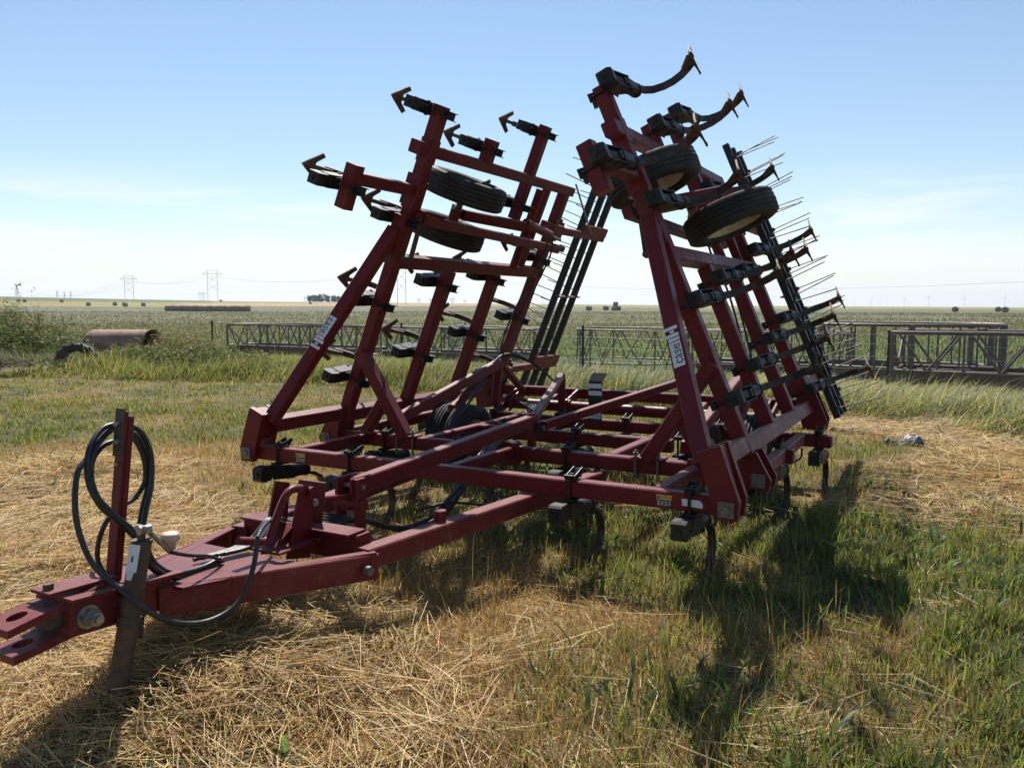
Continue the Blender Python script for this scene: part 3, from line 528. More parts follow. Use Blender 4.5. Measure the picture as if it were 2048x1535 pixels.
# ---- the two raised wings
def wing(sg):
    ang = math.radians(22.4 if sg < 0 else 23.2)
    O = V((-4.555, 0, .535)) if sg < 0 else V((-1.05, 0, .525))
    es = V((-sg*math.sin(ang), 0, math.cos(ang))); ed = V((sg*math.cos(ang), 0, math.sin(ang)))
    P = lambda s, y, t=-.05: O+es*s+ed*t+V((0, y, 0))
    B = lambda nm, a, b, wd=.1, hg=.1, m='red', up=None: part(nm, MB().beam(a, b, wd, hg, up or ed, .008), m)
    WY = [5.23, 6.05, 6.85, 7.66]
    B('wing_bar', P(.02, WY[0]), P(2.77, WY[0]), .1)
    B('wing_bar', P(.27, WY[1]), P(1.50, WY[1])); B('wing_bar', P(.27, WY[2]), P(1.50, WY[2])); B('wing_bar', P(.05, WY[3]), P(2.39, WY[3]))
    B('wing_bar', P(2.48, WY[1]), P(2.66, WY[1])); B('wing_bar', P(2.05, WY[2], -.045), P(2.93, WY[2], -.045), .095, .095)
    B('wing_bar', P(1.60, 7.28, -.05), P(2.39, 7.28, -.05), .07, .07)
    B('wing_channel', P(.235, 4.42, -.045), P(.235, 5.18, -.045), .11, .085); B('wing_channel', P(.215, 5.28, -.047), P(.215, 7.62, -.047), .11, .09)
    B('wing_channel', P(1.555, 5.285, -.05), P(1.555, 7.74, -.05), .10, .10); B('wing_channel', P(2.435, 5.285, -.047), P(2.435, 7.80, -.047), .09, .09)
    part('channel_sleeve', MB().beam(P(2.34, WY[0]), P(2.52, WY[0]), .112, .112, ed))
    part('channel_sleeve', MB().beam(P(2.435, 5.06, -.047), P(2.435, 5.175, -.047), .10, .10, ed))
    # front outrigger with its short bar
    B('outrigger', P(2.12, 4.54, -.05), P(2.12, 5.18, -.05), .085, .085); B('wing_bar', P(1.90, 4.485, -.05), P(2.21, 4.485, -.05), .10, .10)
    part('outrigger_plate', MB().beam(P(2.0, 5.17, -.05), P(2.24, 5.17, -.05), .02, .14, ed)); part('channel_sleeve', MB().beam(P(1.98, WY[0]), P(2.20, WY[0]), .118, .118, ed))
    # diagonal strut with the maker's decal
    a, c = P(.26, 4.37, -.045), P(1.80, 5.13, -.045); st = B('wing_strut', a, c, .092, .098)
    part('strut_plate', MB().beam(P(1.62, 5.155, -.047), P(1.92, 5.155, -.047), .05, .112, ed)); part('channel_sleeve', MB().beam(P(1.52, WY[0]), P(1.92, WY[0]), .108, .108, ed))
    d = (c-a).normalized(); nf = d.cross(ed).normalized(); nf = nf if nf.y < 0 else -nf
    tx = d if sg > 0 else -d
    ctr = a+(c-a)*(.425 if sg > 0 else .445)+nf*.0475
    fr = frame(ctr, tx, -ed); 
    def quad(u0, u1, v0, v1, h=.0): return MB().add([fr @ V((u, v, h)) for u, v in ((u0, v0), (u1, v0), (u1, v1), (u0, v1))], [(0, 1, 2, 3)])
    dec = part('maker_decal', quad(-.135, .03, -.036, .036), 'white')
    put('decal_letters', text_mesh('case', .092, 'ink', fr @ Matrix.Translation((-.052, -.002, .0012)) @ Matrix.Diagonal((.86, .95, 1, 1))), 'ink', dec)
    for u0, u1, v0, v1 in ((.036, .058, -.036, .036), (.064, .086, -.036, .052), (.092, .108, -.012, .016), (.114, .136, -.036, .052)):
        put('decal_emblem', quad(u0, u1, v0, v1), 'white', dec)
    for k in range(4): put('decal_outline', quad(-.108+.04*k, -.1065+.04*k, -.036, .036, .0012), 'ink', dec)
    # shanks
    ex = es if sg > 0 else -es; ez = -ed
    mt = Matrix((ex, V((0, 1, 0)), ez)).transposed().to_4x4()
    for yb, ss in ((WY[0], (.53, 1.19, 1.88, 2.72)), (4.485, (2.05,)), (WY[1], (.70, 1.37, 2.58)), (WY[2], (.87, 1.45, 2.18, 2.86)), (WY[3], (.36, 1.03, 1.69))):
        for s_ in ss: shank(Matrix.Translation(P(s_, yb, 0)) @ mt)
    # wing wheels on a walking beam, lift arm and cylinder
    for s_, t_, y in ((1.79, .22, 6.23), (2.22, -.10, 5.80)): wheel(Matrix.Translation(P(s_, y, t_)) @ mt)
    part('walking_beam', MB().beam(P(2.0, 5.74, -.13), P(2.0, 6.36, .26), .075, .10, es)); part('axle', MB().cyl(P(1.74, 6.23, .22), P(2.03, 6.23, .22), .025, 12).cyl(P(2.26, 5.80, -.10), P(1.97, 5.80, -.10), .025, 12), 'dark_rust')
    part('lift_beam', MB().beam(P(1.94, 5.28, -.21), P(1.86, 7.62, -.21), .07, .075, es)); part('lift_fork', MB().beam(P(1.95, 5.28, -.10), P(1.95, 5.46, -.21), .06, .09, es))
    part('lift_arm', MB().beam(P(1.99, 6.08, .02), P(2.02, 6.85, -.17), .07, .09, es)); part('lift_shaft', MB().cyl(P(1.60, 7.02, -.12), P(2.38, 7.02, -.12), .04, 16))
    part('wing_cylinder', MB().cyl(P(2.06, 6.85, -.18), P(1.99, 7.40, -.19), .042, 16), 'red_worn'); part('cylinder_rod', MB().cyl(P(1.99, 7.40, -.19), P(1.955, 7.66, -.19), .016, 10), 'zinc')
    part('cylinder_end', MB().beam(P(1.88, 7.55, -.20), P(1.87, 7.76, -.2), .06, .06, es), 'black')
    part('stop_link', MB().beam(P(1.94, 5.30, -.13), P(1.60, 5.24, -.19), .05, .02, ed), 'rust'); part('lift_bolt', MB().cyl(P(1.61, 5.17, -.17), P(1.61, 5.26, -.17), .02, 8), 'dark_rust')
    for k in range(2): part('hose', MB().tube([P(1.98, 7.30+.1*k, -.22), P(1.80, 7.30+.14*k, -.25), P(1.40, 7.22+.2*k, -.22), P(.95, 7.10+.2*k, -.24), P(.6, 7.12+.1*k, -.30), P(.44, 7.1, -.36)], .0095, 8, 5), 'hose')
    # harrow behind the wing
    for s_ in (.42, 2.02):
        part('harrow_bracket', MB().beam(P(s_, 7.56, -.05), P(s_, 7.78, -.05), .17, .13, es), 'red_worn'); part('harrow_pivot', MB().cyl(P(s_-.09, 7.86, -.03), P(s_+.09, 7.86, -.03), .05, 14).cyl(P(s_-.12, 7.86, -.03), P(s_+.12, 7.86, -.03), .02, 8), 'dark_rust')
        part('harrow_arm', MB().beam(P(s_, 7.84, -.03), P(s_, 9.04, -.04), .065, .075, es), 'red_worn'); part('harrow_clip', MB().beam(P(s_+.07, 8.42, -.05), P(s_+.07, 9.06, -.05), .04, .10, es), 'red_worn')
    part('harrow_strap', MB().beam(P(1.28, 8.44, -.02), P(1.28, 9.06, -.02), .05, .012, es), 'red_worn')
    part('harrow_stay', MB().cyl(P(2.52, 7.75, -.10), P(2.06, 8.55, -.10), .010, 8), 'wire')
    tn = MB().tube([(0, -.005, .02), (0, .0, -.06), (0, .05, -.40)], .0055, 6, 3).cyl((-.018, 0, .0), (.018, 0, 0), .022, 8).mesh('tine', M['shank'])
    for j, y in enumerate((8.50, 8.75, 9.0)):
        hb = part('harrow_bar', MB().beam(P(-.02, y, .02), P(2.93, y, .02), .065, .065, ed, .006), 'black')
        for k in range(13):
            o = bpy.data.objects.new('tine', tn); COL.objects.link(o); o.parent = hb
            o.matrix_local = Matrix.Translation(P(.07+.225*k+.075*j, y+.03, .05)) @ mt @ Matrix.Rotation(random.uniform(-.10, .10), 4, 'Y') @ Matrix.Rotation(random.uniform(-.07, .07), 4, 'X')
for sg in (-1, 1): wing(sg)

# ================================================================== far and middle distance
def bale(px, r, rot, dia=1.5, ln=1.5, label=None, group='scattered round bales', hero=False, p=None):
    p = place(px, r) if p is None else p
    o = empty('hay_bale', p, label or 'weathered round hay bale lying alone on the far mown field', 'hay bale', group, rot)
    R = dia/2
    pr = [(-ln/2+.05, R-.07), (-ln/2+.0, R-.16)]
    body = MB().lathe([(-ln/2+.02, R*.86), (-ln/2+.07, R*.97), (-ln/4, R), (0, R*.985), (ln/4, R), (ln/2-.07, R*.97), (ln/2-.02, R*.86)], 20, (0, 0, R*.93), (1, 0, 0), False)
    put('bale_roll', body, 'bale', o, False)
    for s_ in (-1, 1): put('bale_end', MB().lathe([(s_*(ln/2-.02), R*.86), (s_*(ln/2-.03), R*.6), (s_*(ln/2-.01), R*.58), (s_*(ln/2-.02), R*.3), (s_*ln/2, R*.28), (s_*ln/2, 0)], 20, (0, 0, R*.93), (1, 0, 0), False), 'bale_end', o, False)
    return o
for px, r, rot in ((38, 420, .3), (50, 415, .35), (124, 430, .2), (177, 330, .5), (230, 345, .4), (249, 350, .4), (251, 322, .35), (287, 335, .3)): bale(px, r, rot+.5, label='round hay bale on the yellow mown strip left of the bale row', group='bales on the yellow mown strip')
for px, r in ((442, 600), (621, 480)): bale(px, r, .6, label='lone round bale on the tan stubble near the pylons and trees', group='bales on the tan stubble')
for px, r, rot in ((1178, 250, 1.2), (1212, 265, 1.1), (1228, 255, .4), (1237, 257, .4)): bale(px, r, rot, label='dark round bale on the green field between the two raised wings', group='bales between the wings')
b_ = bale(1231, 256, .4, group='bales between the wings', label='dark round bale lying on top of two others'); b_.location.z += 1.25
for px, r in ((1911, 250), (1997, 262), (2011, 238)): bale(px, r, 1.35, label='dark round bale seen end on beyond the pipe feeders', group='bales beyond the pipe feeders')
p0, p1 = place(331, 222), place(500, 214); nb = 18
for k in range(nb):
    q = p0.lerp(p1, (k+.5)/nb); q.z = gzz(q.x, q.y)
    ln = (p1-p0).length/nb; bale(0, 0, math.atan2(p1.y-p0.y, p1.x-p0.x), 1.5+.06*math.sin(k*2.3), ln*1.02, 'round bale in the long row set end to end', 'bales in the long end to end row', p=q)
# ---- H-frame power pylons: two poles, crossarm, X bracing
def pylon(px, r, h, sp, label, group, rot=None):
    p = place(px, r); d = pix_dir(px); rz = math.atan2(d.y, d.x)-math.pi/2 if rot is None else rot
    o = empty('power_pylon', p, label, 'pylon', group, rz); pr = max(.15, .00021*r)
    for s_ in (-1, 1): put('pole', MB().cyl((s_*sp/2, 0, -3), (s_*sp/2, 0, h), pr*1.1, 8, pr*.8), 'pylon', o, False)
    put('crossarm', MB().beam((-sp*.95, 0, h*.86), (sp*.95, 0, h*.86), pr*1.3, pr*1.5), 'pylon', o, False)
    put('shield_arm', MB().beam((-sp*.5, 0, h*.985), (sp*.5, 0, h*.985), pr*.8, pr*.8), 'pylon', o, False)
    for a_, c_ in (((-.5, .86), (0, .98)), ((.5, .86), (0, .98)), ((-.95, .86), (-.5, .95)), ((.95, .86), (.5, .95))): put('brace', MB().cyl((a_[0]*sp, 0, a_[1]*h), (c_[0]*sp, 0, c_[1]*h), pr*.45, 6), 'pylon', o, False)
    for z0, z1 in ((.32, .55), (.56, .80)):
        for s_ in (-1, 1): put('brace', MB().cyl((-s_*sp/2, pr, z0*h), (s_*sp/2, pr, z1*h), pr*.5, 6), 'pylon', o, False)
    for s_ in (-.93, 0, .93): put('insulator', MB().cyl((s_*sp, 0, h*.79), (s_*sp, 0, h*.855), pr*.6, 6), 'pylon', o, False)
    return p, h, sp, V((math.cos(rz), math.sin(rz), 0))
A = [pylon(803.5, 520, 25.5, 5.3, 'tall two-pole power pylon standing closest, seen through the left wing', None), pylon(426.5, 745, 26.5, 8.0, 'two-pole power pylon rising behind the long bale row', None), pylon(259.5, 950, 26, 8.2, 'two-pole power pylon left of the long bale row', None)]
B_ = [pylon(404.5, 1650, 24, 7.5, 'small distant two-pole pylon just left of a bigger one behind the bales', None), pylon(612.5, 1750, 19, 5.5, 'small distant two-pole pylon beside the clump of trees', None)]
for px, r, h in ((838, 2300, 24), (905, 1900, 20), (930, 2400, 22), (862, 2200, 22)): pylon(px, r, h, 6, 'faint far pylon on the horizon seen through the left wing', 'faint far pylons')
def wires(pa, pb, name, label, n=3):
    (p, h, sp, x1), (q, h2, sp2, x2) = pa, pb
    o = empty(name, (p.x, p.y, p.z), label, 'power line')
    for s_ in (-.93, 0, .93)[:n]:
        a_ = p+x1*s_*sp+V((0, 0, h*.79)); c_ = q+x2*s_*sp2+V((0, 0, h2*.79)); rr = .000045*max(p.length, q.length)
        put('wire', MB().tube([a_.lerp(c_, t)-V((0, 0, 4*t*(1-t)*(a_-c_).length*.022)) for t in np.linspace(0, 1, 13)], rr, 5, 1), 'wire', o)
wires(A[0], A[1], 'power_line', 'sagging wires from the tallest pylon to the pylon behind the bale row'); wires(A[1], A[2], 'power_line', 'sagging wires between the two pylons by the bale row')
far_ = place(60, 1500); wires(A[2], (far_, 24, 8, V((.8, .5, 0))), 'power_line', 'thin wires running left from the pylon left of the bale row')
near_ = place(2600, 330); near_.z = -8; wires(A[0], (near_, 27, 5.3, pix_dir(2600)*.9), 'power_line', 'wires crossing the sky on the right towards the tallest pylon', 2)
for k, (px, h) in enumerate(((115, 20), (129.5, 19), (142, 19.5))):
    p = place(px, 1500); o = empty('power_pole', p, 'single power pole, one of three in a short line on the left horizon', 'pole', 'three single poles')
    put('pole', MB().cyl((0, 0, -3), (0, 0, h), .55, 8, .4), 'pylon', o, False)
    for z in (.9, .72): put('crossarm', MB().beam((-.4, 0, z*h), (3.4, .6, z*h-.6), .5, .5), 'pylon', o, False)
    put('brace', MB().cyl((0, 0, .62*h), (3.2, .5, .72*h-.6), .25, 6), 'pylon', o, False)
# ---- farm windmill
p = place(35.5, 740); o = empty('farm_windmill', p, 'old multi-blade farm windmill on a lattice tower on the left skyline', 'windmill')
for sx in (-1, 1):
    for sy in (-1, 1): put('tower_leg', MB().cyl((sx*1.3, sy*1.3, -1), (sx*.15, sy*.15, 8.6), .12, 6), 'pylon', o, False)
for z in (2.5, 4.8, 7):
    w_ = 1.3-1.15*z/8.6; put('tower_ring', MB().beam((-w_, -w_, z), (w_, -w_, z), .12, .12).beam((-w_, w_, z), (w_, w_, z), .12, .12), 'pylon', o, False)
for k in range(14):
    a_ = 2*math.pi*k/14; c_, s_ = math.cos(a_), math.sin(a_)
    put('blade', MB().beam((.25*c_, -.5, 9+.25*s_), (1.35*c_, -.5, 9+1.35*s_), .34, .05, (c_*0+.5, .86, 0)), 'pylon', o, False)
put('tail_vane', MB().beam((.2, 0, 9), (1.6, .6, 9), .1, .1).prism([(1.4, .52, 8.5), (2.6, 1.0, 8.3), (2.6, 1.0, 9.7), (1.4, .52, 9.5)], (.05, -.08, 0)), 'pylon', o, False)
# ---- wind turbines on the far right horizon
for k, (px, r, hh, a0) in enumerate(((1155, 7000, 60, .3), (1236, 5200, 88, .25), (1743, 5600, 75, .2), (1760, 7200, 62, .7), (1809, 5800, 80, .1), (1857, 5300, 88, .15), (1817, 7500, 62, .5), (1928, 5600, 85, .35), (1943, 7400, 60, .9), (2009, 5400, 86, .25), (1708, 7600, 60, .6))):
    d = pix_dir(px); p = d*r; p.z = -4; o = empty('wind_turbine', p, 'white wind turbine, tiny on the far horizon', 'wind turbine', 'wind turbines on the horizon', math.atan2(d.y, d.x)-math.pi/2)
    put('tower', MB().cyl((0, 0, 0), (0, 0, hh*.62), hh*.016, 8, hh*.011), 'turbine', o, False); put('nacelle', MB().box((0, 0, hh*.63), hh*.03, hh*.07, hh*.03), 'turbine', o, False)
    for j in range(3):
        a_ = a0+j*2*math.pi/3; put('blade', MB().beam((0, -hh*.05, hh*.63), (hh*.36*math.sin(a_), -hh*.05, hh*.63+hh*.36*math.cos(a_)), hh*.024, hh*.008, (0, 1, 0), .01, hh*.008), 'turbine', o, False)
# ---- far trees
def far_tree(px, r, h, wd, seed, label):
    g = np.random.default_rng(seed); p = place(px, r); o = empty('tree', p, label, 'tree', 'far clump of trees')
    tr = MB().tube([(0, 0, -.5), (.1, 0, h*.25), (.0, .1, h*.5)], [.35, .28, .16], 7, 1)
    for k in range(5): a_ = k*1.3; tr.tube([(0, 0, h*(.25+.04*k)), (math.cos(a_)*wd*.3, math.sin(a_)*wd*.3, h*(.5+.05*k))], [.16, .05], 5, 1)
    put('trunk', tr, 'bark', o, False)
    cl = np.array([[g.normal(0, wd*.24), g.normal(0, wd*.24), h*g.uniform(.14, .9)] for _ in range(34)]); n = 1500
    c = cl[g.integers(0, len(cl), n)]+g.normal(0, 1, (n, 3))*np.array([wd*.085, wd*.085, h*.06]); c[:, 2] = np.clip(c[:, 2], h*.05, h)
    a_ = g.normal(0, 1, (n, 3)); a_ /= np.linalg.norm(a_, axis=1)[:, None]; b__ = np.cross(a_, g.normal(0, 1, (n, 3))); b__ /= np.linalg.norm(b__, axis=1)[:, None]; sz = g.uniform(.3, .65, (n, 1))
    co = np.stack([c-a_*sz, c+b__*sz*.6, c+a_*sz, c-b__*sz*.6], 1).reshape(-1, 3); shade = np.repeat(g.uniform(.6, 1.3, n), 4)[:, None]
    me = fromarr('crown', co, np.arange(4*n), np.full(n, 4), M['tree'], np.array([[.075, .092, .055]])*shade); put('crown', me, None, o, False)
for i, (px, h, wd) in enumerate(((620, 6.6, 5), (632, 7.2, 6), (644, 8.6, 7.5), (655, 7.4, 6), (667, 7.6, 6.5), (677, 7.2, 6), (688, 6.2, 6))): far_tree(px, 860+12*i, h*1.02, wd*1.02, 100+i, 'leafy tree in the far clump on the tan rise')
# ---- wire fence
fx = [-44.0, -39.5, -31.3, -21.0, -13.2, -7.75, -1.2, 4.6]
fo = empty('wire_fence', (fx[3], float(fence_y(fx[3])), 0), 'sagging barbed wire fence on thin dark steel posts between yard and field', 'fence'); tops = []
for i, x in enumerate(fx):
    y = float(fence_y(x)); z = gzz(x, y); ln_ = (.08, .10, .09, -.02, .0, .0, .0, .02)[i]; hp_ = 1.16 if i not in (1, 2) else 1.3
    put('post', MB().beam((x, y, z-.3), (x-ln_, y, z+hp_), .05, .045, (0, 1, 0)).beam((x, y-.03, z-.3), (x-ln_, y-.03, z+hp_), .012, .03, (0, 1, 0)), 'post', fo); tops.append((x, y, z, hp_))
for lv in (.42, .66, .9, 1.08):
    for i in range(len(tops)-1):
        (x0, y0, z0, _), (x1, y1, z1, _) = tops[i], tops[i+1]
        put('wire', MB().tube([(x0+(x1-x0)*t, y0+(y1-y0)*t-.04, z0+(z1-z0)*t+lv-.10*t*(1-t)) for t in np.linspace(0, 1, 7)], .0042, 5, 1), 'wire', fo)
# ---- cattle feeders behind the fence
def truss_feeder(x0, y0, ln, wd, h, rot, nb, label, trough=.28, tube_=.028, thick=False, open_end=False):
    o = empty('hay_feeder', (x0, y0, gzz(x0, y0)), label, 'feeder', None, rot); T = tube_
    for s_, y in ((0, 0), (1, wd)):
        put('top_rail', MB().tube([(-.02, y, h), (ln*.33, y, h+.012), (ln*.66, y, h-.01), (ln, y, h)], T*1.15, 8, 4), 'feeder', o, False)
        put('lower_rail', MB().cyl((0, y, trough), (ln, y, trough), T*1.05, 8), 'feeder', o, False)
        if trough > .15: put('trough_side', MB().prism([(0, y, .02), (ln, y, .02), (ln, y+(.04 if s_ else -.04), trough-.02), (0, y+(.04 if s_ else -.04), trough-.02)], (0, .012, 0)), 'feeder', o, False)
        for k in range(nb+1): put('upright' if k % 2 == 0 else 'stay', MB().cyl((ln*k/nb, y, .0), (ln*k/nb, y, h), T*(1.2 if k % 2 == 0 else .7), 8), 'feeder', o, False)
        for k in range(nb):
            a_, c_ = (k+.08)/nb*ln, (k+.5)/nb*ln; e_ = (k+.92)/nb*ln
            put('brace', MB().cyl((a_, y, h), (c_, y, trough), T*.75, 7), 'feeder', o, False); put('brace', MB().cyl((e_, y, h), (c_, y, trough), T*.75, 7), 'feeder', o, False)
    for x in (0, ln):
        put('end_rail', MB().cyl((x, 0, h), (x, wd, h), T*1.15, 8), 'feeder', o, False); put('end_rail', MB().cyl((x, 0, trough), (x, wd, trough), T, 8), 'feeder', o, False)
        put('brace', MB().cyl((x, 0, h), (x, wd*.5, trough), T*.75, 7), 'feeder', o, False); put('brace', MB().cyl((x, wd, h), (x, wd*.5, trough), T*.75, 7), 'feeder', o, False)
    if trough > .15: put('trough_floor', MB().box((ln/2, wd/2, .06), ln*.98, wd*.96, .02), 'feeder', o, False)
    return o
truss_feeder(-22.4, 20.3, 5.8, 1.5, .98, -.02, 6, 'long rusty truss-sided hay feeder left of the left wing, behind the fence', .27, .03)
truss_feeder(-16.2, 20.9, 2.4, 1.3, .92, .12, 3, 'short truss-sided feeder with splayed end bars, seen between the left wing bars', .16, .026)
truss_feeder(-13.5, 20.3, 3.0, 1.4, .95, .05, 4, 'low truss-sided feeder on blocks seen behind the left wing', .30, .024)
truss_feeder(-5.9, 20.2, 3.6, 1.4, .98, .02, 5, 'truss-sided feeder standing behind the right wing', .22, .028)
truss_feeder(-1.18, 17.75, 6.2, 1.7, 1.08, -.06, 5, 'big near pipe feeder with slanted bars and a deep steel trough', .34, .034)
def ring_feeder(x, y, rx, ry, h, nb, label, cross, low=.12, T=.024, rot=0):
    o = empty('ring_feeder', (x, y, gzz(x, y)), label, 'feeder', None, rot); N_ = 40; P_ = lambda a, z: (rx*math.copysign(abs(math.cos(a))**.8, math.cos(a)), ry*math.copysign(abs(math.sin(a))**.8, math.sin(a)), z)
    put('top_ring', MB().tube([P_(2*math.pi*k/N_, h) for k in range(N_+1)], T*1.2, 8, 1), 'feeder', o, False); put('lower_ring', MB().tube([P_(2*math.pi*k/N_, low) for k in range(N_+1)], T, 8, 1), 'feeder', o, False)
    if not cross: put('sheet_ring', MB().lathe([(0, 1), (low, 1)], 40, (0, 0, .01), (0, 0, 1), False), 'feeder', o, False).scale = (rx*1.0, ry*1.0, 1)
    for k in range(nb):
        a0 = 2*math.pi*k/nb; a1 = 2*math.pi*(k+.5)/nb; a2 = 2*math.pi*(k+1)/nb
        if cross:
            put('brace', MB().cyl(P_(a0, h), P_(a1, low), T*.75, 7), 'feeder', o, False); put('brace', MB().cyl(P_(a2, h), P_(a1, low), T*.75, 7), 'feeder', o, False)
            if k % 2 == 0: put('upright', MB().cyl(P_(a0, -.02), P_(a0, h), T, 7), 'feeder', o, False)
        else: put('upright', MB().cyl(P_(a0, 0), P_(a0, h), T*(.7 if k % 4 else 2.3), 7), 'feeder', o, False)
ring_feeder(-7.55, 20.4, 1.45, 1.2, .98, 12, 'open ring feeder of thin crossed rods seen between the two wings', True, .14, .02, .1)
ring_feeder(-1.15, 20.4, 1.95, 1.25, 1.22, 26, 'oval pipe feeder with upright bars behind the big near feeder', False, .3, .03, -.1)
# ---- rusty tank, half-buried tyre, dead branches, crumpled sheet
tk = empty('rusty_tank', (-22.9, 16.6, gzz(-22.9, 16.6)), 'rusty brown cylindrical tank lying in the weeds, one end open', 'tank', None, math.radians(16))
shell = [(-1.15, .30), (-1.12, .42), (-1.0, .47), (1.05, .475), (1.06, .462), (1.05, .45), (-.98, .45)]
put('shell', MB().lathe(shell, 36, (0, 0, .42), (1, 0, 0), False), M.setdefault('tank', mat('tank_rust', (.24, .13, .085), .8, .1, (.33, .22, .16), 2.2, .4, .65, .3, 20, (.10, .055, .04), 6)), tk, False)
put('closed_end', MB().lathe([(-1.15, .30), (-1.18, .15), (-1.19, 0)], 36, (0, 0, .42), (1, 0, 0), False), M['tank'], tk, False); put('rim_band', MB().lathe([(1.02, .476), (1.02, .495), (1.06, .495), (1.06, .476)], 36, (0, 0, .42), (1, 0, 0)), 'rust', tk, False)
ot = empty('old_tyre', (-20.5, 13.5, .04), 'old dark tractor tyre half sunk upright in the weeds below the tank', 'tyre', None, math.radians(-52))
put('tyre_body', MB().lathe([(-.16, .36), (-.2, .44), (-.19, .53), (-.1, .57), (.1, .57), (.19, .53), (.2, .44), (.16, .36), (.1, .37), (-.1, .37)], 40, (0, 0, .02), (1, 0, 0)), 'rubber', ot, False)
for k in range(16):
    a_ = math.pi*(k+.5)/16; put('lug', MB().beam((-.15 if k % 2 else .15, .575*math.cos(a_), .02+.575*math.sin(a_)), (0, .575*math.cos(a_+.12), .02+.575*math.sin(a_+.12)), .05, .03, (0, math.cos(a_), math.sin(a_))), 'rubber', ot, False)
bp_ = empty('dead_branches', (-19.9, 11.6, 0), 'heap of grey dead branches at the foot of the weeds on the left', 'branches'); g = np.random.default_rng(5)
for k in range(26):
    x, y = g.normal(0, .9), g.normal(0, .25); a_ = g.uniform(-.5, .5)+math.pi*g.integers(0, 2); L_ = g.uniform(.5, 1.4); z = g.uniform(.05, .22); q = [(x+bp_.location.x, y+bp_.location.y, z)]
    for j in range(3): x += math.cos(a_)*L_/3; y += math.sin(a_)*L_/3*.5; a_ += g.uniform(-.4, .4); z = max(.03, z+g.uniform(-.08, .12)); q.append((x+bp_.location.x, y+bp_.location.y, z))
    put('branch', MB().tube(q, [.02*(1-.25*j/3) for j in range(3*3+1)], 6, 3), 'bark', bp_)
sp_ = gz(1812, 897); sp_.z = gzz(sp_.x, sp_.y)
n = 9; g = np.random.default_rng(3); gv = []
for i in range(n):
    for j in range(n):
        u, v_ = i/(n-1)-.5, j/(n-1)-.5; gv.append((u*.40+v_*.06, v_*.24, .05+.05*math.sin(7*u+3*v_)+g.uniform(-.02, .035)-(.05 if abs(u) > .4 or abs(v_) > .4 else 0)))
sh = MB().add(gv+[(a_, b__, c_-.006) for a_, b__, c_ in gv], [(i*n+j, i*n+j+1, i*n+n+j+1, i*n+n+j) for i in range(n-1) for j in range(n-1)]+[(n*n+i*n+n+j, n*n+i*n+n+j+1, n*n+i*n+j+1, n*n+i*n+j) for i in range(n-1) for j in range(n-1)])
so_ = put('crumpled_sheet', sh, 'plastic'); so_.location = sp_; tag(so_, 'crumpled grey scrap of sheet lying on the grass right of the machine', 'scrap')

# ---- thin summer haze over the whole place
hz = MB().add([(x, y, z) for z in (-45, 105) for x, y in ((-9500, -9500), (9500, -9500), (9500, 9500), (-9500, 9500))], [(3, 2, 1, 0), (4, 5, 6, 7), (0, 1, 5, 4), (1, 2, 6, 5), (2, 3, 7, 6), (3, 0, 4, 7)])
hm = bpy.data.materials.new('haze'); hm.use_nodes = True; ht = hm.node_tree; ht.nodes.remove(ht.nodes['Principled BSDF'])
pv = ht.nodes.new('ShaderNodeVolumePrincipled'); pv.inputs['Color'].default_value = (.86, .92, 1, 1); pv.inputs['Density'].default_value = .00011; pv.inputs['Anisotropy'].default_value = .3
ht.links.new(pv.outputs[0], ht.nodes['Material Output'].inputs['Volume'])
ho = put('haze', hz, hm); tag(ho, 'thin pale summer haze in the air over the fields', 'haze', None, 'stuff')

# ================================================================== ground cover (nobody could count it)
def view_sample(n, d0, d1, side=1.22, power=1.0):
    """points in the view's wedge, a little wider than the frame, by depth"""
    u = RNG.random(n); d = (d0**power+(d1**power-d0**power)*u)**(1/power)
    l = (RNG.random(n)*2-1)*(d*.63*side+1.5)
    return FW.x*d+RT.x*l, FW.y*d+RT.y*l, d
def ribbons(name, x, y, z, h, wd, az, lean, col, m, curl=.6, tipw=.12, segs=2, label=None, cat=None, twist=None):
    """upright blades: base, bend(s) and tip; lean is the horizontal reach as a share of the height"""
    n = len(x); dx, dy = np.cos(az), np.sin(az); ta = az+(np.pi/2 if twist is None else twist); sx, sy = np.cos(ta)*wd/2, np.sin(ta)*wd/2
    rows = []
    for k in range(segs+1):
        t = k/segs; reach = lean*h*(t**1.7); up = h*(t-curl*lean*.45*t**2.4); wk = 1-(1-tipw)*t**1.5
        c = np.stack([x+dx*reach, y+dy*reach, z+up], 1); s = np.stack([sx*wk, sy*wk, np.zeros(n)], 1)
        rows += [c-s, c+s] if k < segs else [c]
    per = len(rows); co = np.stack(rows, 1).reshape(-1, 3); base = np.arange(n)[:, None]*per
    fs = []
    for k in range(segs-1): fs.append(base+np.array([2*k, 2*k+1, 2*k+3, 2*k+2]))
    tri = base+np.array([2*segs-2, 2*segs-1, 2*segs])
    flat = np.concatenate([f for f in fs]+[tri], 1).ravel() if segs > 1 else tri.ravel()
    sizes = np.tile([4]*(segs-1)+[3], n)
    o = bpy.data.objects.new(name, fromarr(name, co, flat, sizes, m, np.repeat(col, per, 0))); COL.objects.link(o)
    return tag(o, label, cat, None, 'stuff')
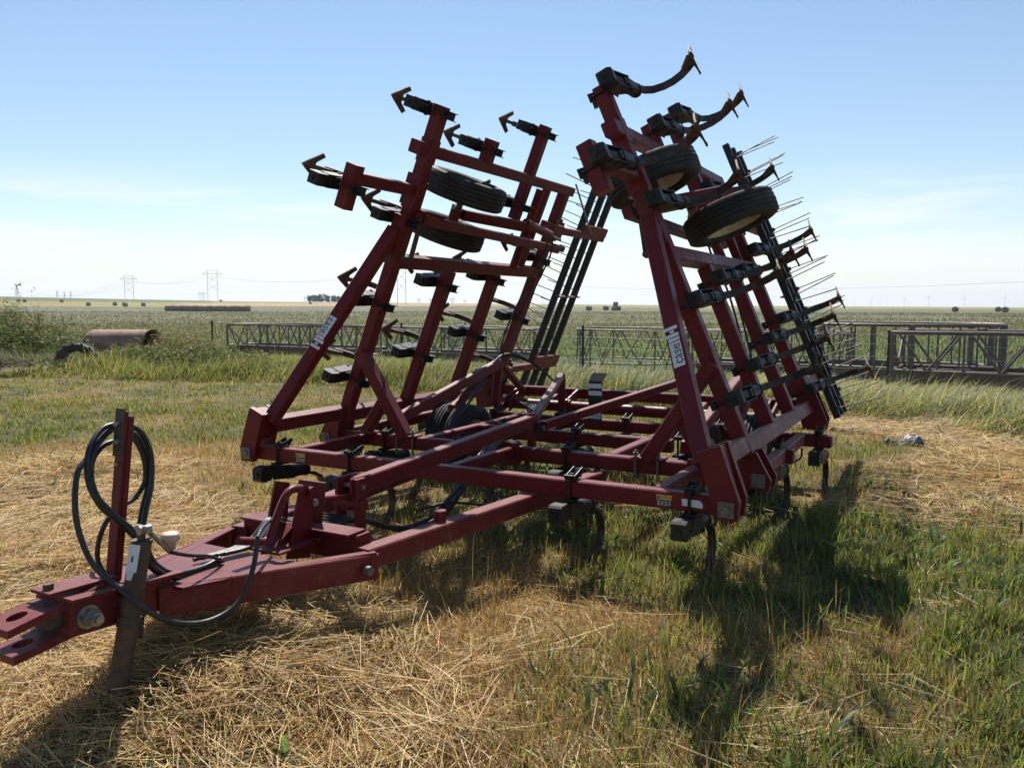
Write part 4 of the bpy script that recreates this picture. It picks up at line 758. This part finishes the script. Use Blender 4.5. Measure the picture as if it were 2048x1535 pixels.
def straws(name, x, y, z, ln, wd, az, pitch, col, m, label, cat):
    n = len(x); dx, dy = np.cos(az)*np.cos(pitch), np.sin(az)*np.cos(pitch); dz = np.sin(pitch); bend = RNG.normal(0, .13, n)
    sx, sy, sz = -np.sin(az), np.cos(az), RNG.normal(0, .5, n)
    rows = []
    for t in (-.5, 0, .5):
        o_ = bend*ln*(1-4*t*t); c = np.stack([x+dx*ln*t+sx*o_, y+dy*ln*t+sy*o_, z+dz*ln*t+np.abs(o_)*.25], 1); s = np.stack([sx, sy, sz], 1)*(wd/2*(1 if t < .4 else .6))[:, None] if np.ndim(wd) else None
        rows += [c-s, c+s]
    co = np.stack(rows, 1).reshape(-1, 3); base = np.arange(n)[:, None]*6
    flat = np.concatenate([base+np.array([0, 1, 3, 2]), base+np.array([2, 3, 5, 4])], 1).ravel()
    o = bpy.data.objects.new(name, fromarr(name, co, flat, np.full(2*n, 4), m, np.repeat(col, 6, 0))); COL.objects.link(o)
    return tag(o, label, cat, None, 'stuff')
def vary(base, n, v=.25, hue=.08):
    return np.asarray(base)[None]*(1+RNG.normal(0, v, (n, 1)))*(1+RNG.normal(0, hue, (n, 3)))
GREEN = np.array([.130, .165, .046]); YGREEN = np.array([.245, .235, .082]); DRY = np.array([.43, .28, .105]); TAN = np.array([.33, .205, .085]); STR = np.array([.54, .375, .155]); PALE = np.array([.64, .50, .28])
yard = lambda x, y: (y < edge_y(x)+.3)
# ---- lawn and stubble of the yard, near then far
def grass(n, d0, d1, hs, ws, name, label, power, segs, share):
    x, y, d = view_sample(n, d0, d1, 1.25, power); k = yard(x, y); x, y, d = x[k], y[k], d[k]
    s, dr = zones(x, y); clump = fbm(x, y, .33, 61); dens = (1-.55*s)*np.clip(.35+1.3*(clump-.25), .05, 1)*(.55+.45*fbm(x, y, 1.7, 77)*1.6)
    tracks = fbm(x, y, 2.6, 91)
    k = RNG.random(len(x)) < dens; x, y, d, s, dr, clump, tracks = (a[k] for a in (x, y, d, s, dr, clump, tracks)); n = len(x)
    isdry = RNG.random(n) < np.clip(dr*1.05-.05, .06, .93)
    lush = np.clip((clump-.3)*2.2, 0, 1)*(1-dr)
    h = hs*(.45+.75*lush+.25*dr)*np.exp(RNG.normal(0, .30, n)); h = np.where(isdry, h*1.12, h*1.08); wd = ws*(.7+.6*RNG.random(n))*np.where(isdry, .62, 1.25+.5*lush)
    az = RNG.random(n)*2*np.pi; lean = np.abs(RNG.normal(.48, .32, n)); z = ground_z(x, y)-.01
    colg = vary(GREEN, n, .22)+(YGREEN-GREEN)*RNG.random((n, 1))*np.clip(.3+dr+.05*(d-5), 0, 1.6)[:, None]; cold = np.where(RNG.random((n, 1)) < .55, vary(DRY, n, .22), vary(TAN, n, .25))
    for nm, sel, c, m, lb in (('green_grass', ~isdry, colg, M['leaf'], 'green '), ('dry_grass', isdry, cold, M['dry'], 'dry tan ')):
        ribbons(nm, x[sel], y[sel], z[sel], h[sel], wd[sel], az[sel], np.clip(lean[sel], 0, 1.2), np.clip(c[sel], .01, .9), m, segs=segs, label=lb+label, cat='grass')
grass(225000, 1.7, 6.0, .098, .0056, 'grass', 'grass blades growing in tufts near the hitch and wings', 1.35, 3, 1)
grass(220000, 6.0, 13.5, .078, .0085, 'grass', 'grass of the mown yard around and behind the machine', 1.3, 2, 1)
grass(120000, 13.5, 24, .075, .014, 'grass', 'grass of the mown yard farther off towards the weeds', 1.2, 2, 1)
# taller seed stems among the near grass
x, y, d = view_sample(9000, 2.0, 9, 1.25, 1.3); k = yard(x, y); x, y = x[k], y[k]; s, dr = zones(x, y); k = RNG.random(len(x)) < (1-.7*s)*(.35+.5*fbm(x, y, .5, 71)); x, y, dr = x[k], y[k], dr[k]; n = len(x)
ribbons('seed_stems', x, y, ground_z(x, y), .24*np.exp(RNG.normal(0, .3, n)), np.full(n, .0036), RNG.random(n)*6.28, np.abs(RNG.normal(.3, .2, n)), np.clip(np.where((RNG.random(n) < .3+.6*dr)[:, None], vary(DRY*1.05, n), vary(YGREEN*.9, n)), .01, .9), M['dry'], segs=3, label='thin seed stems standing above the short grass', cat='grass')
# broad weed leaves low in the green patches
x, y, d = view_sample(9000, 2.2, 8, 1.2, 1.3); k = yard(x, y); x, y = x[k], y[k]; s, dr = zones(x, y); k = (RNG.random(len(x)) < (1-s)*(1-dr)*1.2) & (fbm(x, y, .4, 81) > .52); x, y = x[k], y[k]; n = len(x)
ribbons('weed_leaves', x, y, ground_z(x, y), .10*np.exp(RNG.normal(0, .3, n)), .016+.012*RNG.random(n), RNG.random(n)*6.28, np.abs(RNG.normal(.8, .3, n)), np.clip(vary(np.array([.085, .15, .05]), n), .01, .5), M['leaf'], segs=3, tipw=.35, label='broad green weed leaves low among the near grass', cat='weeds')
# ---- loose straw lying in mats
def straw_mat(n, d0, d1, ln, wd, power, label, thr):
    x, y, d = view_sample(n, d0, d1, 1.3, power); k = yard(x, y); x, y = x[k], y[k]; s, dr = zones(x, y)
    k = RNG.random(len(x)) < np.clip(s*1.1-.08+thr*dr*.6+thr*.25, 0, 1)*np.clip(2.6*fbm(x, y, .28, 121)-.45, .12, 1); x, y, s = x[k], y[k], s[k]; n = len(x)
    swirl = (fbm(x, y, .8, 101)-.5)*7.0; az = swirl+RNG.normal(0, .75, n)+.35; heap = s*(.02+.13*np.clip(fbm(x, y, .35, 111)*1.6-.35, 0, 1))
    z = ground_z(x, y)+.006+heap*RNG.random(n)*1.2; pit = RNG.normal(0, .22, n)
    col = np.where(RNG.random((n, 1)) < .55, vary(STR, n, .25, .05), np.where(RNG.random((n, 1)) < .42, vary(PALE, n, .15, .04), vary(TAN*.9, n, .3)))
    straws('loose_straw', x, y, z, ln*np.clip(np.exp(RNG.normal(0, .5, n)), .2, 2), wd*(.7+.6*RNG.random(n)), az, pit, np.clip(col, .02, .9), M['dry'], label, 'straw')
straw_mat(280000, 1.7, 5.2, .17, .0031, 1.3, 'pale loose straw lying in tangled mats near the hitch', .24)
straw_mat(130000, 5.2, 13, .20, .0055, 1.2, 'pale loose straw raked over the yard farther off', .14)
x, y, d = view_sample(16000, 1.7, 6.5, 1.3, 1.3); s, dr = zones(x, y); k = RNG.random(len(x)) < np.clip(s*1.1+.06*dr, 0, 1); x, y, s = x[k], y[k], s[k]; n = len(x)
straws('long_straw', x, y, ground_z(x, y)+.03+.05*s*RNG.random(n), .40*np.clip(np.exp(RNG.normal(0, .3, n)), .4, 1.8), .0030+.0018*RNG.random(n), (fbm(x, y, .8, 101)-.5)*7.0+RNG.normal(0, .35, n)+.35, RNG.normal(0, .09, n), np.clip(vary(PALE, n, .2, .05), .02, .9), M['dry'], 'long bleached straws swept over the straw mats near the hitch', 'straw')
# ---- tall rank grass along the fence
def rank(n, x0, x1, hs, label, cols, depth=(0, 1), ws=.012, lean=.8, wind=None, name='rank_grass', pow_=1):
    x = x0+(x1-x0)*RNG.random(n); e0, e1 = edge_y(x), fence_y(x)+.8; t = depth[0]+(depth[1]-depth[0])*RNG.random(n)**pow_; y = e0+(e1-e0)*t+.5*(fbm(x, x*0+3, 1.5, 5)-.5)
    cl = fbm(x, y, .8, 131); k = (RNG.random(n) < np.clip(.25+1.7*(cl-.25), .1, 1)) & ~((np.abs(x+20.3) < 1.0) & (y < 14.0)); x, y, t, cl = x[k], y[k], t[k], cl[k]; n = len(x)
    h = hs*(.45+1.0*cl)*np.exp(RNG.normal(0, .22, n))*np.interp(t, [0, .12, .35, .7, 1], [.5, 1, 1, .55, .42])
    az = RNG.random(n)*6.28 if wind is None else wind+RNG.normal(0, .8, n); c = np.zeros((n, 3)); pick = RNG.integers(0, len(cols), n)
    for i, q in enumerate(cols): c[pick == i] = vary(np.array(q), int((pick == i).sum()), .22)
    return ribbons(name, x, y, ground_z(x, y)-.02, h, ws*(.6+.8*RNG.random(n)), az, np.clip(np.abs(RNG.normal(lean, .3, n)), 0, 1.4), np.clip(c, .01, .9), M['leaf'], segs=3, curl=.9, label=label, cat='grass')
rank(52000, -19, -3.5, .52, 'tall rank green grass along the fence behind the machine', [(.10, .145, .045), (.14, .175, .06), (.20, .20, .085), (.27, .22, .11)], ws=.015, wind=.4)
rank(46000, -3.6, 5.5, .52, 'tall pale arching grass right of the machine below the pipe feeders', [(.14, .17, .06), (.19, .21, .09), (.26, .25, .13), (.33, .29, .16)], ws=.014, lean=.95, wind=-.2, pow_=.9)
rank(45000, -42, -18.5, .46, 'tall dark weedy grass round the tank and old tyre', [(.065, .085, .035), (.085, .105, .045), (.13, .125, .06), (.19, .15, .085)], ws=.02)
# flattened pale thatch at the feet of the pale grass
x = -3+8*RNG.random(26000); y = edge_y(x)-.9+2.0*RNG.random(len(x)); n = len(x)
straws('flattened_thatch', x, y, ground_z(x, y)+.02+.10*RNG.random(n)*sstep(-1, .5, y-edge_y(x)), .30*np.exp(RNG.normal(0, .4, n)), .006+.004*RNG.random(n), RNG.normal(-.3, .7, n), RNG.normal(.1, .2, n), np.clip(vary(PALE*.8, n, .22, .05), .02, .9), M['dry'], 'bleached flattened thatch below the pale arching grass', 'straw')
# leafy weeds on the left: many small leaves along stems
def leafy(name, n, cx, cy, rx, ry, hz, size, cols, label):
    stems = max(40, n//70); sx = cx+RNG.normal(0, rx*.5, stems); sy = cy+RNG.normal(0, ry*.5, stems); sh = hz*np.exp(RNG.normal(0, .22, stems))*np.exp(-((sx-cx)/(rx*1.1))**2*.6)
    i = RNG.integers(0, stems, n); t = RNG.random(n)**.75; x = sx[i]+RNG.normal(0, .07, n)+.14*t*np.sin(i*1.7); y = sy[i]+RNG.normal(0, .07, n); z = ground_z(x, y)+sh[i]*t
    keep = ~((np.abs(x+20.3) < .95) & (y < 14.1)); x, y, z, t = x[keep], y[keep], z[keep], t[keep]; n = len(x)
    a = RNG.normal(0, 1, (n, 3)); a[:, 2] *= .6; a /= np.linalg.norm(a, axis=1)[:, None]; b = np.cross(a, RNG.normal(0, 1, (n, 3))); b /= np.linalg.norm(b, axis=1)[:, None]; sz = size*np.exp(RNG.normal(0, .35, (n, 1))); c = np.stack([x, y, z], 1)
    co = np.stack([c-a*sz, c+b*sz*.38, c+a*sz, c-b*sz*.38], 1).reshape(-1, 3); pk = RNG.integers(0, len(cols), n); col = np.zeros((n, 3))
    for q, cc in enumerate(cols): col[pk == q] = vary(np.array(cc), int((pk == q).sum()), .25)
    seed = ((t > .9) & (RNG.random(n) < .55))[:, None]; col = np.where(seed, vary(np.array([.20, .165, .10]), n, .2), col)
    o = bpy.data.objects.new(name, fromarr(name, co, np.arange(4*n), np.full(n, 4), M['leaf'], np.repeat(np.clip(col, .01, .8), 4, 0))); COL.objects.link(o); tag(o, label, 'weeds', None, 'stuff')
DK = [(.045, .07, .025), (.065, .095, .034), (.09, .115, .042)]
leafy('tall_weeds', 90000, -29.0, 15.2, 4.6, 2.0, 1.22, .034, DK, 'dense tall seeding weeds at the far left of the fence')
leafy('tall_weeds', 46000, -17.6, 14.2, 3.2, 1.1, .48, .028, DK, 'leafy dark weeds spreading in front of the rusty tank')
leafy('tall_weeds', 16000, -21.2, 17.2, 1.8, .9, .72, .022, [(.17, .16, .08), (.24, .2, .12), (.12, .13, .06)], 'airy seeding weeds right of the rusty tank')
# ---- crop in the field beyond
x, y, d = view_sample(90000, 17, 75, 1.2, .75); k = (y > fence_y(x)+5.2) | ((y > fence_y(x)+1.2) & (RNG.random(len(x)) < .25)); x, y, d = x[k], y[k], d[k]; n = len(x); lush_ = sstep(62, 26, d)[:, None]
k2 = fbm(x, y, 2.2, 141)
ribbons('field_crop', x, y, ground_z(x, y), (.10+.08*k2)*np.exp(RNG.normal(0, .25, n)), .016+.0011*d, RNG.random(n)*6.28, np.abs(RNG.normal(.4, .25, n)), np.clip(vary(np.array([.150, .152, .098]), n, .22)*(1-lush_)+vary(np.array([.130, .155, .076]), n, .22)*lush_, .01, .5), M['leaf'], segs=2, label='low grey-green crop covering the open field beyond the fence', cat='crop')

x, y, d = view_sample(52000, 70, 215, 1.15, .8); k = (y > fence_y(x)+5) & (np.hypot(x, y) < 216); x, y, d = x[k], y[k], d[k]; k = RNG.random(len(x)) < np.clip(2.4*fbm(x, y, 14, 151)-.45, .1, 1); x, y, d = x[k], y[k], d[k]; n = len(x)
ribbons('field_crop', x, y, ground_z(x, y), .17*np.exp(RNG.normal(0, .3, n)), .04+.0008*d, RNG.random(n)*6.28, np.abs(RNG.normal(.3, .2, n)), np.clip(vary(np.array([.150, .152, .098]), n, .2), .01, .5), M['leaf'], segs=2, label='grey-green crop farther out towards the bales', cat='crop')
